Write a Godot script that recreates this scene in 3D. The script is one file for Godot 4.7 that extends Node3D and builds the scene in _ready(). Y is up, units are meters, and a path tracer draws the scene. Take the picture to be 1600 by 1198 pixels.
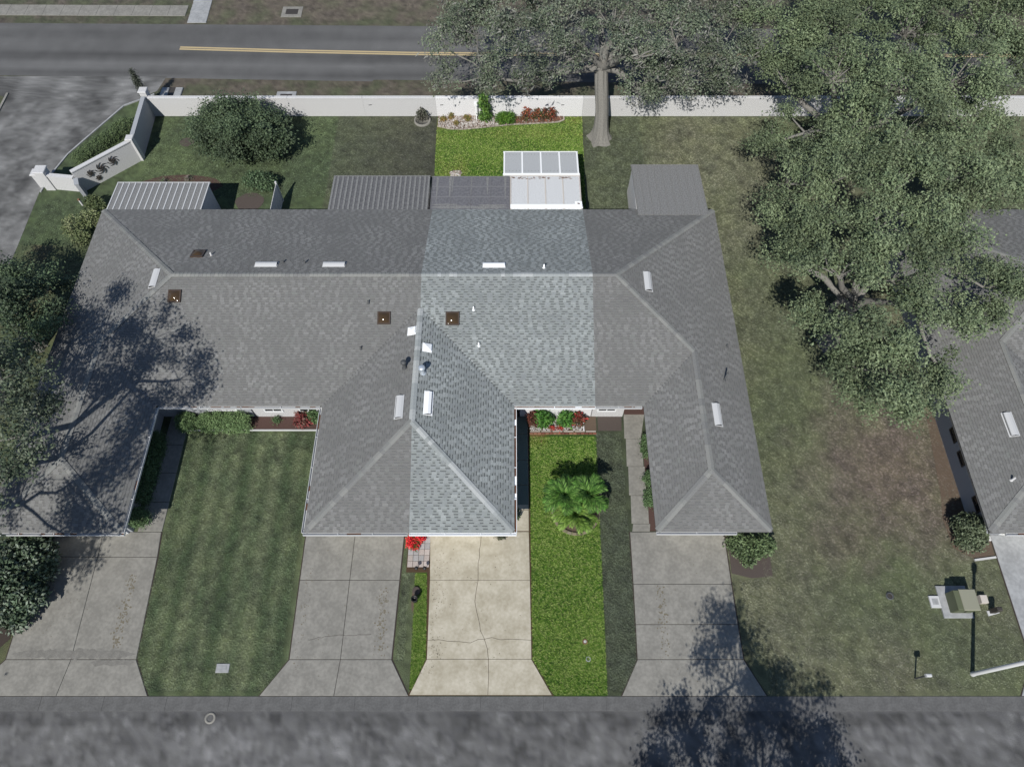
extends Node3D

const SLOPE := 0.345
const EAVE := 2.5
var rng := RandomNumberGenerator.new()
var M := {}
var leaf_mesh := {}
var noise_a := FastNoiseLite.new()
var noise_b := FastNoiseLite.new()

# ------------------------------------------------------------------ helpers
func lin(r: float, g: float, b: float) -> Color:
	return Color(r / 255.0, g / 255.0, b / 255.0).srgb_to_linear()

func thing(called: String, label: String, category: String, at := Vector3.ZERO, group := "") -> Node3D:
	var o := Node3D.new()
	o.name = called
	add_child(o, true)
	fix_name(o, called, self)
	o.position = at
	meta(o, label, category, group)
	return o

func fix_name(o: Node, called: String, parent: Node) -> void:
	# repeats take a three-digit number
	var key: String = str(parent.get_instance_id()) + called
	var n: int = counts.get(key, 0)
	counts[key] = n + 1
	o.name = called if n == 0 else "%s_%03d" % [called, n]
var counts := {}

func meta(o: Node, label: String, category: String, group := "") -> void:
	o.set_meta("label", label)
	o.set_meta("category", category)
	if group != "":
		o.set_meta("group", group)

func new_st() -> SurfaceTool:
	var st := SurfaceTool.new()
	st.begin(Mesh.PRIMITIVE_TRIANGLES)
	st.set_smooth_group(-1)
	return st

# commits a shape drawn in world coordinates under a parent that stands at its own base
func obj(called: String, st: SurfaceTool, mat: Material, parent: Node3D = self, kind := "") -> MeshInstance3D:
	st.generate_normals()
	var mi := MeshInstance3D.new()
	mi.mesh = st.commit()
	mi.material_override = mat
	mi.name = called
	parent.add_child(mi, true)
	fix_name(mi, called, parent)
	var off := Vector3.ZERO
	var p: Node3D = parent
	while p != self:
		off += p.position
		p = p.get_parent() as Node3D
	mi.position = -off
	if kind != "":
		mi.set_meta("kind", kind)
	return mi

func tri(st: SurfaceTool, a: Vector3, b: Vector3, c: Vector3, col := Color.WHITE) -> void:
	st.set_color(col)
	st.add_vertex(a)
	st.set_color(col)
	st.add_vertex(b)
	st.set_color(col)
	st.add_vertex(c)

# corners in order seen from outside, anticlockwise; stored clockwise
func quad(st: SurfaceTool, a: Vector3, b: Vector3, c: Vector3, d: Vector3, col := Color.WHITE) -> void:
	tri(st, a, c, b, col)
	tri(st, a, d, c, col)

# a box along a (unit) axis frame
func fbox(st: SurfaceTool, o: Vector3, x: Vector3, y: Vector3, z: Vector3, col := Color.WHITE) -> void:
	if x.cross(y).dot(z) < 0.0:
		x = -x
	var p := [o - x - y - z, o + x - y - z, o + x + y - z, o - x + y - z, o - x - y + z, o + x - y + z, o + x + y + z, o - x + y + z]
	quad(st, p[4], p[5], p[6], p[7], col)
	quad(st, p[1], p[0], p[3], p[2], col)
	quad(st, p[5], p[1], p[2], p[6], col)
	quad(st, p[0], p[4], p[7], p[3], col)
	quad(st, p[7], p[6], p[2], p[3], col)
	quad(st, p[0], p[1], p[5], p[4], col)

func box(st: SurfaceTool, x0: float, x1: float, y0: float, y1: float, z0: float, z1: float, col := Color.WHITE) -> void:
	fbox(st, Vector3(x0 + x1, y0 + y1, z0 + z1) / 2.0, Vector3((x1 - x0) / 2.0, 0, 0), Vector3(0, (y1 - y0) / 2.0, 0), Vector3(0, 0, (z1 - z0) / 2.0), col)

# box with bevelled top edges
func bbox(st: SurfaceTool, x0: float, x1: float, y0: float, y1: float, z0: float, z1: float, bv := 0.02, col := Color.WHITE) -> void:
	var ring := PackedVector2Array([Vector2(x0, z0), Vector2(x1, z0), Vector2(x1, z1), Vector2(x0, z1)])
	prism(st, ring, y0, y1, bv, col)

# upright wall between two ground points
func wall_seg(st: SurfaceTool, a: Vector2, b: Vector2, y0: float, y1: float, th: float, col := Color.WHITE) -> void:
	var d := (b - a)
	var n := Vector2(-d.y, d.x).normalized() * th / 2.0
	fbox(st, Vector3((a.x + b.x) / 2, (y0 + y1) / 2, (a.y + b.y) / 2), Vector3(d.x / 2, 0, d.y / 2), Vector3(0, (y1 - y0) / 2, 0), Vector3(n.x, 0, n.y), col)

# outline (x, z) raised from y0 to y1, top edge bevelled
func prism(st: SurfaceTool, ring: PackedVector2Array, y0: float, y1: float, bv := 0.0, col := Color.WHITE) -> void:
	var r := ring
	if area2(r) < 0.0:
		r = r.duplicate()
		r.reverse()
	var top := r
	if bv > 0.0:
		var ins := Geometry2D.offset_polygon(r, -bv, Geometry2D.JOIN_MITER)
		if ins.size() == 1 and ins[0].size() == r.size():
			var q: PackedVector2Array = ins[0]
			if area2(q) < 0.0:
				q.reverse()
			var best := 0
			var bd := 1e9
			for k in q.size():
				if q[k].distance_to(r[0]) < bd:
					bd = q[k].distance_to(r[0])
					best = k
			top = PackedVector2Array()
			for k in q.size():
				top.append(q[(best + k) % q.size()])
	var n := r.size()
	var ym := y1 - bv
	for k in n:
		var a := r[k]
		var b := r[(k + 1) % n]
		quad(st, Vector3(b.x, y0, b.y), Vector3(a.x, y0, a.y), Vector3(a.x, ym, a.y), Vector3(b.x, ym, b.y), col)
		if bv > 0.0:
			var c := top[k]
			var d := top[(k + 1) % n]
			quad(st, Vector3(b.x, ym, b.y), Vector3(a.x, ym, a.y), Vector3(c.x, y1, c.y), Vector3(d.x, y1, d.y), col)
	flat(st, top, y1, col)

func area2(r: PackedVector2Array) -> float:
	var s := 0.0
	for k in r.size():
		s += r[k].cross(r[(k + 1) % r.size()])
	return s

func flat(st: SurfaceTool, ring: PackedVector2Array, y: float, col := Color.WHITE) -> void:
	var ix := Geometry2D.triangulate_polygon(ring)
	for k in range(0, ix.size(), 3):
		var a := ring[ix[k]]
		var b := ring[ix[k + 1]]
		var c := ring[ix[k + 2]]
		if (b - a).cross(c - a) < 0.0:
			var t := b
			b = c
			c = t
		tri(st, Vector3(a.x, y, a.y), Vector3(b.x, y, b.y), Vector3(c.x, y, c.y), col)

func tube(st: SurfaceTool, pts: Array, rad: Array, sides := 7, col := Color.WHITE) -> void:
	var rings := []
	for i in pts.size():
		var d: Vector3 = (pts[min(i + 1, pts.size() - 1)] - pts[max(i - 1, 0)]).normalized()
		var u := d.cross(Vector3(0.31, 0.2, 0.93)).normalized()
		var v := d.cross(u)
		var ring := []
		for k in sides:
			var a := TAU * k / sides
			ring.append(pts[i] + (u * cos(a) + v * sin(a)) * rad[i])
		rings.append(ring)
	st.set_smooth_group(1)
	for i in pts.size() - 1:
		for k in sides:
			var k2: int = (k + 1) % sides
			quad(st, rings[i][k], rings[i][k2], rings[i + 1][k2], rings[i + 1][k], col)
	st.set_smooth_group(-1)
	for k in range(1, sides - 1):
		tri(st, rings[-1][0], rings[-1][k + 1], rings[-1][k], col)
		tri(st, rings[0][0], rings[0][k], rings[0][k + 1], col)

func lathe(st: SurfaceTool, at: Vector3, prof: Array, sides := 14, col := Color.WHITE) -> void:
	st.set_smooth_group(2)
	for i in prof.size() - 1:
		var p: Vector2 = prof[i]
		var q: Vector2 = prof[i + 1]
		for k in sides:
			var a := TAU * k / sides
			var b := TAU * (k + 1) / sides
			var pa := at + Vector3(cos(a) * p.x, p.y, sin(a) * p.x)
			var pb := at + Vector3(cos(b) * p.x, p.y, sin(b) * p.x)
			var qa := at + Vector3(cos(a) * q.x, q.y, sin(a) * q.x)
			var qb := at + Vector3(cos(b) * q.x, q.y, sin(b) * q.x)
			quad(st, pb, pa, qa, qb, col)
	st.set_smooth_group(-1)

func V2(a: Array) -> PackedVector2Array:
	var r := PackedVector2Array()
	for k in range(0, a.size(), 2):
		r.append(Vector2(a[k], a[k + 1]))
	return r

# ------------------------------------------------------------------ textures and materials
func noise_tex(size: int, layers: Array, lo: Color, hi: Color, lo_at: float, hi_at: float) -> ImageTexture:
	var acc := PackedFloat32Array()
	acc.resize(size * size)
	for l in layers:
		var n := FastNoiseLite.new()
		n.seed = l[0]
		n.frequency = l[1]
		n.noise_type = FastNoiseLite.TYPE_SIMPLEX_SMOOTH
		n.fractal_octaves = l[3]
		var d := n.get_seamless_image(size, size, false, false, 0.12, true).get_data()
		var wgt: float = l[2] / 255.0
		for k in size * size:
			acc[k] += d[k] * wgt
	var out := PackedByteArray()
	out.resize(size * size * 3)
	for k in size * size:
		var t: float = clampf((acc[k] - lo_at) / (hi_at - lo_at), 0.0, 1.0)
		out[k * 3] = int(255.0 * lerpf(lo.r, hi.r, t))
		out[k * 3 + 1] = int(255.0 * lerpf(lo.g, hi.g, t))
		out[k * 3 + 2] = int(255.0 * lerpf(lo.b, hi.b, t))
	var im := Image.create_from_data(size, size, false, Image.FORMAT_RGB8, out)
	im.generate_mipmaps()
	return ImageTexture.create_from_image(im)

func mat(called: String, col: Color, rough := 0.8, tex: Texture2D = null, tile := 1.0, vcol := false, metal := 0.0) -> StandardMaterial3D:
	var m := StandardMaterial3D.new()
	m.resource_name = called
	m.albedo_color = col
	m.roughness = rough
	m.metallic = metal
	m.vertex_color_use_as_albedo = vcol
	if tex:
		m.albedo_texture = tex
		m.uv1_triplanar = true
		m.uv1_world_triplanar = true
		m.uv1_scale = Vector3.ONE / tile
	M[called] = m
	return m

func c8(r: float, g: float, b: float) -> Color:
	return Color(r / 255.0, g / 255.0, b / 255.0)

func make_materials() -> void:
	var fine := noise_tex(512, [[3, 0.06, 0.6, 3], [4, 0.22, 0.4, 2]], Color(0.72, 0.72, 0.72), Color(1, 1, 1), 0.25, 0.75)
	var grain := noise_tex(512, [[5, 0.35, 0.6, 2], [6, 0.1, 0.4, 2]], Color(0.6, 0.6, 0.6), Color(1, 1, 1), 0.25, 0.75)
	var turf := noise_tex(512, [[7, 0.3, 0.55, 2], [8, 0.08, 0.45, 3]], Color(0.55, 0.57, 0.5), Color(1, 1, 0.98), 0.28, 0.72)
	var stain := noise_tex(1024, [[9, 0.006, 0.5, 4], [10, 0.03, 0.3, 4], [11, 0.3, 0.2, 2]], Color(0.84, 0.83, 0.80), Color(1, 1, 1), 0.25, 0.75)
	var stain_b := noise_tex(512, [[12, 0.012, 0.5, 4], [13, 0.05, 0.5, 4]], Color(0.86, 0.86, 0.86), Color(1, 1, 1), 0.25, 0.75)
	var streak := noise_tex(512, [[14, 0.02, 0.6, 4], [15, 0.08, 0.4, 3]], Color(0.8, 0.8, 0.81), Color(1, 1, 1), 0.25, 0.75)
	mat("ground", Color.WHITE, 0.95, turf, 2.6, true)
	mat("street", Color.WHITE, 0.92, grain, 2.3, true)
	mat("shingle", Color.WHITE, 0.9, grain, 1.1, true)
	mat("concrete_bright", c8(182, 176, 161), 0.85, stain, 7.3)
	mat("concrete", c8(136, 134, 128), 0.88, stain_b, 6.1)
	mat("concrete_pale", c8(158, 160, 162), 0.85, stain_b, 6.7)
	mat("soil", c8(88, 68, 48), 0.95, grain, 0.9)
	mat("soil_grey", c8(72, 62, 56), 0.95, grain, 1.1)
	mat("mulch_grey", c8(94, 84, 79), 0.95, grain, 0.7)
	mat("mulch_red", c8(94, 70, 64), 0.95, grain, 0.7)
	mat("bark_mat", c8(112, 96, 82), 0.95, grain, 0.7)
	mat("white_bright", c8(248, 248, 250), 0.6, fine, 2.0)
	mat("white", c8(220, 220, 221), 0.65, fine, 2.0)
	mat("white_trim", c8(226, 228, 230), 0.45)
	mat("trim_grey", c8(188, 189, 190), 0.5)
	mat("stucco_grey", c8(176, 180, 186), 0.8, fine, 1.6)
	mat("debris", c8(116, 82, 64), 0.95, grain, 0.35)
	mat("metal_white", c8(236, 238, 240), 0.4)
	mat("metal_panel", c8(196, 199, 202), 0.5, fine, 1.4)
	mat("pan_white", c8(226, 228, 230), 0.5, fine, 2.4)
	mat("pan_dark", c8(112, 112, 116), 0.7, streak, 2.2)
	mat("pan_grey", c8(140, 140, 139), 0.55, fine, 3.4)
	mat("pan_mid", c8(104, 104, 105), 0.6, streak, 2.9)
	mat("pan_mid2", c8(112, 112, 115), 0.7)
	mat("damp", c8(122, 120, 115), 0.85, stain_b, 2.0)
	mat("mildew", c8(104, 98, 84), 0.9)
	mat("rust_white", c8(216, 208, 200), 0.7, fine, 0.7)
	mat("gutter_concrete", c8(97, 97, 97), 0.9, stain_b, 3.3)
	mat("rust", c8(150, 112, 88), 0.9, grain, 0.4)
	mat("glass_dark", c8(28, 32, 36), 0.08)
	mat("bronze", c8(66, 52, 34), 0.12)
	mat("bronze_frame", c8(66, 54, 46), 0.4)
	mat("lead", c8(70, 72, 74), 0.6)
	mat("steel", c8(196, 204, 212), 0.3, null, 1.0, false, 0.5)
	mat("bark", c8(128, 126, 120), 0.95, streak, 1.3)
	mat("bark_dark", c8(86, 78, 70), 0.95, streak, 1.3)
	mat("stone", Color.WHITE, 0.85, grain, 0.5, true)
	mat("brick", Color.WHITE, 0.9, grain, 0.5, true)
	mat("black", c8(26, 26, 27), 0.5)
	mat("yellow_paint", c8(204, 184, 142), 0.8, fine, 0.8)
	mat("iron", c8(58, 54, 50), 0.6)
	mat("plastic_beige", c8(134, 134, 118), 0.55)
	mat("plastic_green", c8(86, 92, 70), 0.6)
	mat("garage", c8(214, 214, 210), 0.5)
	mat("shade_tint", c8(122, 138, 132), 0.95, grain, 0.4)  # darker tint painted where the wing eave shades the walk
	var leaf := mat("leaf", Color.WHITE, 0.7, null, 1.0, true)
	leaf.cull_mode = BaseMaterial3D.CULL_DISABLED
	leaf.backlight = Color(0.16, 0.18, 0.08)
	var blade := mat("blade", Color.WHITE, 0.75, null, 1.0, true)
	blade.cull_mode = BaseMaterial3D.CULL_DISABLED
	blade.backlight = Color(0.3, 0.35, 0.1)

# ------------------------------------------------------------------ foliage
func cluster(key: String, n: int, spread: Vector3, l0: float, l1: float, wid: float, up: float) -> ArrayMesh:
	if leaf_mesh.has(key):
		return leaf_mesh[key]
	var st := new_st()
	for i in n:
		var p := Vector3(rng.randfn(), rng.randfn(), rng.randfn()) * 0.5 * spread
		var d := Vector3(rng.randf_range(-1, 1), rng.randf_range(-0.6, 0.6), rng.randf_range(-1, 1)).normalized()
		var n_up := (Vector3(rng.randfn(), rng.randfn(), rng.randfn()) * (1.0 - up) + Vector3.UP * up).normalized()
		var sd := d.cross(n_up).normalized()
		var ln := rng.randf_range(l0, l1)
		var tip := p + d * ln
		var mid := p + d * ln * 0.45 + n_up * ln * 0.08
		var w := ln * wid * 0.5
		var g := rng.randf_range(0.86, 1.12)
		var col := Color(g, g, g)
		tri(st, p, mid - sd * w, mid + sd * w, col)
		tri(st, mid + sd * w, mid - sd * w, tip - n_up * ln * 0.1, col)
	st.generate_normals()
	var m: ArrayMesh = st.commit()
	leaf_mesh[key] = m
	return m

func scatter(called: String, parent: Node3D, mesh: Mesh, xf: Array, cols: Array, material: Material, kind := "stuff") -> MultiMeshInstance3D:
	var mm := MultiMesh.new()
	mm.transform_format = MultiMesh.TRANSFORM_3D
	mm.use_colors = true
	mm.mesh = mesh
	mm.instance_count = xf.size()
	for i in xf.size():
		mm.set_instance_transform(i, xf[i])
		mm.set_instance_color(i, cols[i])
	var mi := MultiMeshInstance3D.new()
	mi.multimesh = mm
	mi.material_override = material
	mi.name = called
	parent.add_child(mi, true)
	fix_name(mi, called, parent)
	if parent != self:
		mi.position = -parent.position
	if kind != "":
		mi.set_meta("kind", kind)
	return mi

func rand_basis(s: float) -> Basis:
	return Basis(Vector3.UP, rng.randf() * TAU) * Basis(Vector3.RIGHT, rng.randf_range(-0.5, 0.5)) * Basis.IDENTITY.scaled(Vector3.ONE * s)

func mixc(pal: Array) -> Color:
	var a: Color = pal[rng.randi() % pal.size()]
	var g := rng.randf_range(0.86, 1.14)
	return Color(a.r * g, a.g * g, a.b * g)

func trunk(st: SurfaceTool, a: Vector3, b: Vector3, tr: float) -> void:
	var n := 18
	var sides := 18
	var rings := []
	for i in n + 1:
		var u := float(i) / n
		var c := a.lerp(b, u) + Vector3(sin(u * 5.0) * 0.08, -0.05 if i == 0 else 0.0, cos(u * 4.0) * 0.06)
		var ring := []
		for k in sides:
			var ang := TAU * k / sides
			var r := tr * (1.0 + 0.75 * exp(-u * 14.0) * (1.0 + 0.35 * sin(ang * 5.0)) - 0.15 * u)
			r *= 1.0 + 0.13 * noise_a.get_noise_3d(cos(ang) * 60.0 + a.x * 9.0, u * 70.0, sin(ang) * 60.0) + 0.06 * (1.0 if k % 2 == 0 else -1.0)
			ring.append(c + Vector3(cos(ang), 0, -sin(ang)) * r)
		rings.append(ring)
	for i in n:
		for k in sides:
			var k2: int = (k + 1) % sides
			quad(st, rings[i][k], rings[i][k2], rings[i + 1][k2], rings[i + 1][k])

# a broad tree: trunk, limbs to each lobe of the crown, twigs, clumps of leaves
func tree(called: String, label: String, category: String, base: Vector3, fork: Vector3, lobes: Array, pal: Array, tr: float, dens: float, group := "", moss := [], twig_show := 1.0) -> Node3D:
	var t := thing(called, label, category, base, group)
	var st := new_st()
	trunk(st, base, fork, tr)
	obj("trunk", st, M.bark, t)
	var order := lobes.duplicate()
	order.sort_custom(func(a, b): return Vector3(a[0], a[1], a[2]).distance_to(fork) < Vector3(b[0], b[1], b[2]).distance_to(fork))
	var nodes := [fork]
	var cost := [0.0]
	var rr := [tr * 0.8]
	var xf := []
	var cols := []
	var xm := []
	var cm := []
	var tw := new_st()
	for l in order:
		var c := Vector3(l[0], l[1], l[2])
		var c_low := c - Vector3(0, l[3] * 0.35, 0)
		var best := 0
		var bc := 1e9
		for k in nodes.size():
			var cc: float = c_low.distance_to(nodes[k]) + cost[k] * 0.55
			if cc < bc:
				bc = cc
				best = k
		var a: Vector3 = nodes[best]
		var r0: float = rr[best] * 0.72
		var r1: float = maxf(r0 * 0.62, 0.04)
		var ln := a.distance_to(c_low)
		var side := Vector3(rng.randfn(), rng.randfn() * 0.5 + 0.4, rng.randfn()) * ln * 0.09
		var s2 := Vector3(rng.randfn(), rng.randfn() * 0.5, rng.randfn()) * ln * 0.06
		st = new_st()
		tube(st, [a, a.lerp(c_low, 0.3) + side, a.lerp(c_low, 0.68) + side * 0.7 + s2, c_low], [r0, lerpf(r0, r1, 0.35), lerpf(r0, r1, 0.7), r1], 7)
		obj("limb", st, M.bark, t)
		nodes.append(c_low)
		cost.append(cost[best] + ln)
		rr.append(r1)
		# clumps over the lobe
		var R: float = l[3]
		var nc := int(4 + R * R * 1.5)
		for k in nc:
			var d := Vector3(rng.randfn(), rng.randfn() * 0.8 + 0.15, rng.randfn()).normalized()
			var q := c + d * R * Vector3(1.0, 0.62, 1.0) * (0.35 + 0.65 * sqrt(rng.randf()))
			if rng.randf() < twig_show:
				var mid := c_low.lerp(q, 0.5) + Vector3(rng.randfn(), rng.randfn(), rng.randfn()) * 0.15
				tube(tw, [c_low, mid, q], [r1 * 0.5, r1 * 0.32, 0.012], 4)
			var cr := rng.randf_range(0.5, 1.05) * (0.8 + R * 0.12)
			var tone := rng.randf_range(0.72, 1.28)
			var nl := int(dens * cr * cr * 50.0)
			for j in nl:
				var e := Vector3(rng.randfn(), rng.randfn() * 0.5, rng.randfn()) * cr * 0.46
				var pc := q + e
				var col := mixc(pal)
				xf.append(Transform3D(rand_basis(rng.randf_range(0.7, 1.25)), pc))
				cols.append(Color(col.r * tone, col.g * tone, col.b * tone))
			if moss.size() > 0:
				for j in int(nl * 0.22):
					var e2 := Vector3(rng.randfn(), rng.randfn() * 0.5 - 0.5, rng.randfn()) * cr * 0.6
					xm.append(Transform3D(rand_basis(rng.randf_range(0.7, 1.3)), q + e2))
					cm.append(mixc(moss))
	obj("twigs", tw, M.bark, t, "stuff")
	scatter("crown", t, cluster("oak", 17, Vector3(0.44, 0.27, 0.44), 0.1, 0.2, 0.52, 0.55), xf, cols, M.leaf)
	if moss.size() > 0:
		scatter("moss", t, cluster("moss", 12, Vector3(0.3, 0.4, 0.3), 0.18, 0.4, 0.22, 0.1), xm, cm, M.leaf)
	return t

# a shrub of ellipsoid lobes [x, y, z, rx, ry, rz] filled with leaf clusters on a few stems
func shrub(called: String, label: String, category: String, base: Vector3, lobes: Array, pal: Array, key: String, dens: float, group := "", scale_l := 1.0) -> Node3D:
	var t := thing(called, label, category, base, group)
	var xf := []
	var cols := []
	var st := new_st()
	for l in lobes:
		var c := Vector3(l[0], l[1], l[2])
		var r := Vector3(l[3], l[4], l[5])
		tube(st, [Vector3(c.x * 0.5 + base.x * 0.5, base.y, c.z * 0.5 + base.z * 0.5), c.lerp(base, 0.3) + Vector3(0.02, 0.05, 0), c + Vector3(0, r.y * 0.3, 0)], [0.035, 0.026, 0.012], 5)
		for k in 5:
			var d := Vector3(rng.randfn(), absf(rng.randfn()), rng.randfn()).normalized() * r * 0.8
			tube(st, [c - Vector3(0, r.y * 0.4, 0), c + d], [0.015, 0.006], 4)
		var area := (r.x * r.y + r.y * r.z + r.x * r.z) * 4.0
		for j in int(area * dens):
			var d2 := Vector3(rng.randfn(), rng.randfn() * 0.9 + 0.25, rng.randfn()).normalized()
			var p := c + d2 * r * (0.55 + 0.45 * sqrt(rng.randf()))
			if p.y < base.y + 0.04:
				p.y = base.y + 0.04 + rng.randf() * 0.1
			xf.append(Transform3D(rand_basis(rng.randf_range(0.75, 1.2) * scale_l), p))
			cols.append(mixc(pal))
	obj("stems", st, M.bark_dark, t, "stuff")
	scatter("foliage", t, leaf_mesh[key], xf, cols, M.leaf)
	return t

# clipped hedge: leaf clusters over the skin of a rounded box along a line
func hedge(called: String, label: String, a: Vector2, b: Vector2, wid: float, ht: float, pal: Array, dens: float, group := "") -> Node3D:
	var mid := (a + b) / 2.0
	var t := thing(called, label, "hedge", Vector3(mid.x, 0, mid.y), group)
	var d := (b - a)
	var ln := d.length()
	d = d / ln
	var n := Vector2(-d.y, d.x)
	var xf := []
	var cols := []
	var num := int((ln * wid + ln * ht * 2 + wid * ht * 2) * dens)
	for i in num:
		var u := rng.randf()
		var ang := rng.randf_range(-0.1, PI + 0.1)
		var ca := clampf(cos(ang) * 1.35, -1, 1)
		var sa := clampf(sin(ang) * 1.35, 0.05, 1)
		var dep := 1.0 - 0.25 * rng.randf() * rng.randf()
		var off := ca * wid * 0.5 * dep
		var yy := 0.08 + (ht - 0.08) * sa * dep
		var along := lerpf(0.0, ln, u)
		var endf: float = clampf(minf(along, ln - along) / (wid * 0.5), 0.0, 1.0)
		off *= sqrt(0.3 + 0.7 * endf)
		yy *= 0.86 + 0.14 * sqrt(endf)
		var p2 := a + d * along + n * off
		var bump := noise_a.get_noise_3d(p2.x * 60.0, yy * 60.0, p2.y * 60.0) * 0.09
		xf.append(Transform3D(rand_basis(rng.randf_range(0.7, 1.1)), Vector3(p2.x, yy + bump, p2.y)))
		cols.append(mixc(pal))
	var st := new_st()
	var k := 0.3
	while k < ln:
		var q := a + d * k
		tube(st, [Vector3(q.x, 0, q.y), Vector3(q.x + 0.05, ht * 0.5, q.y), Vector3(q.x, ht * 0.85, q.y + 0.06)], [0.04, 0.03, 0.012], 5)
		for s in 3:
			tube(st, [Vector3(q.x, ht * 0.35, q.y), Vector3(q.x + rng.randfn() * wid * 0.25, ht * 0.8, q.y + rng.randfn() * wid * 0.25)], [0.022, 0.008], 4)
		k += 0.55
	obj("stems", st, M.bark_dark, t, "stuff")
	scatter("foliage", t, leaf_mesh["small"], xf, cols, M.leaf)
	return t

func frond_mesh(ln: float, droop: float, cols: Array) -> ArrayMesh:
	var st := new_st()
	var prev := Vector3.ZERO
	var n := 26
	var pts := []
	var rad := []
	for i in n + 1:
		var u := float(i) / n
		var a := 0.95 - droop * u * u * 1.9
		if i > 0:
			prev += Vector3(cos(a), sin(a), 0) * ln / n
		pts.append(prev)
		rad.append(lerpf(0.016, 0.004, u))
	tube(st, pts, rad, 4, cols[0])
	for i in range(2, n + 1):
		var u2 := float(i) / n
		var ll := ln * 0.25 * sin(PI * clampf(0.12 + u2 * 0.8, 0, 1)) + 0.05
		for s in [-1.0, 1.0]:
			for h in 2:
				var p: Vector3 = pts[i].lerp(pts[i - 1], h * 0.5)
				var tdir: Vector3 = (pts[i] - pts[i - 1]).normalized()
				var d: Vector3 = (Vector3(0, 0, s) * 0.7 + tdir * 0.9 + Vector3(0, 0.22 - 0.3 * u2 + rng.randfn() * 0.12, 0)).normalized()
				var w := d.cross(Vector3.UP).normalized() * 0.0095
				var tip := p + d * ll - Vector3(0, ll * 0.16, 0)
				var mid := p + d * ll * 0.5
				var col: Color = cols[rng.randi() % cols.size()]
				var g := rng.randf_range(0.6, 1.35)
				col = Color(col.r * g, col.g * g, col.b * g)
				tri(st, p, mid + w, mid - w, col)
				tri(st, mid - w, mid + w, tip, col)
	st.generate_normals()
	return st.commit()

func palm(label: String, base: Vector3, ht: float, n: int, ln: float, fronds: Array) -> void:
	var t := thing("palm", label, "palm", base, "small feathery palms in the round stone ring")
	var st := new_st()
	var pts := []
	var rad := []
	for i in 9:
		pts.append(base + Vector3(0.03 * sin(i * 0.7), ht * i / 8.0, 0.03 * cos(i * 0.9)))
		rad.append(0.085 + (0.02 if i % 2 == 0 else 0.0))
	tube(st, pts, rad, 9)
	obj("trunk", st, M.bark_dark, t)
	for k in n:
		var mi := MeshInstance3D.new()
		mi.mesh = fronds[k % fronds.size()]
		mi.material_override = M.blade
		mi.name = "frond"
		t.add_child(mi, true)
		fix_name(mi, "frond", t)
		var tilt := 0.45 - 0.95 * float(k % 7) / 6.0
		var yaw := k * 2.39996 + rng.randfn() * 0.12
		mi.transform = Transform3D(Basis(Vector3.UP, yaw) * Basis(Vector3(0, 0, 1), tilt) * Basis.IDENTITY.scaled(Vector3.ONE * rng.randf_range(0.85, 1.08) * ln), Vector3(0, ht, 0))

# ------------------------------------------------------------------ roofs
# axis "x": the eave runs along x (south or north face); "z": it runs along z
func rp(axis: String, eave: float, sg: float, s: float, d: float, lift := 0.0) -> Vector3:
	var y := EAVE + SLOPE * d + lift
	return Vector3(s, y, eave + sg * d) if axis == "x" else Vector3(eave + sg * d, y, s)

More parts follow.
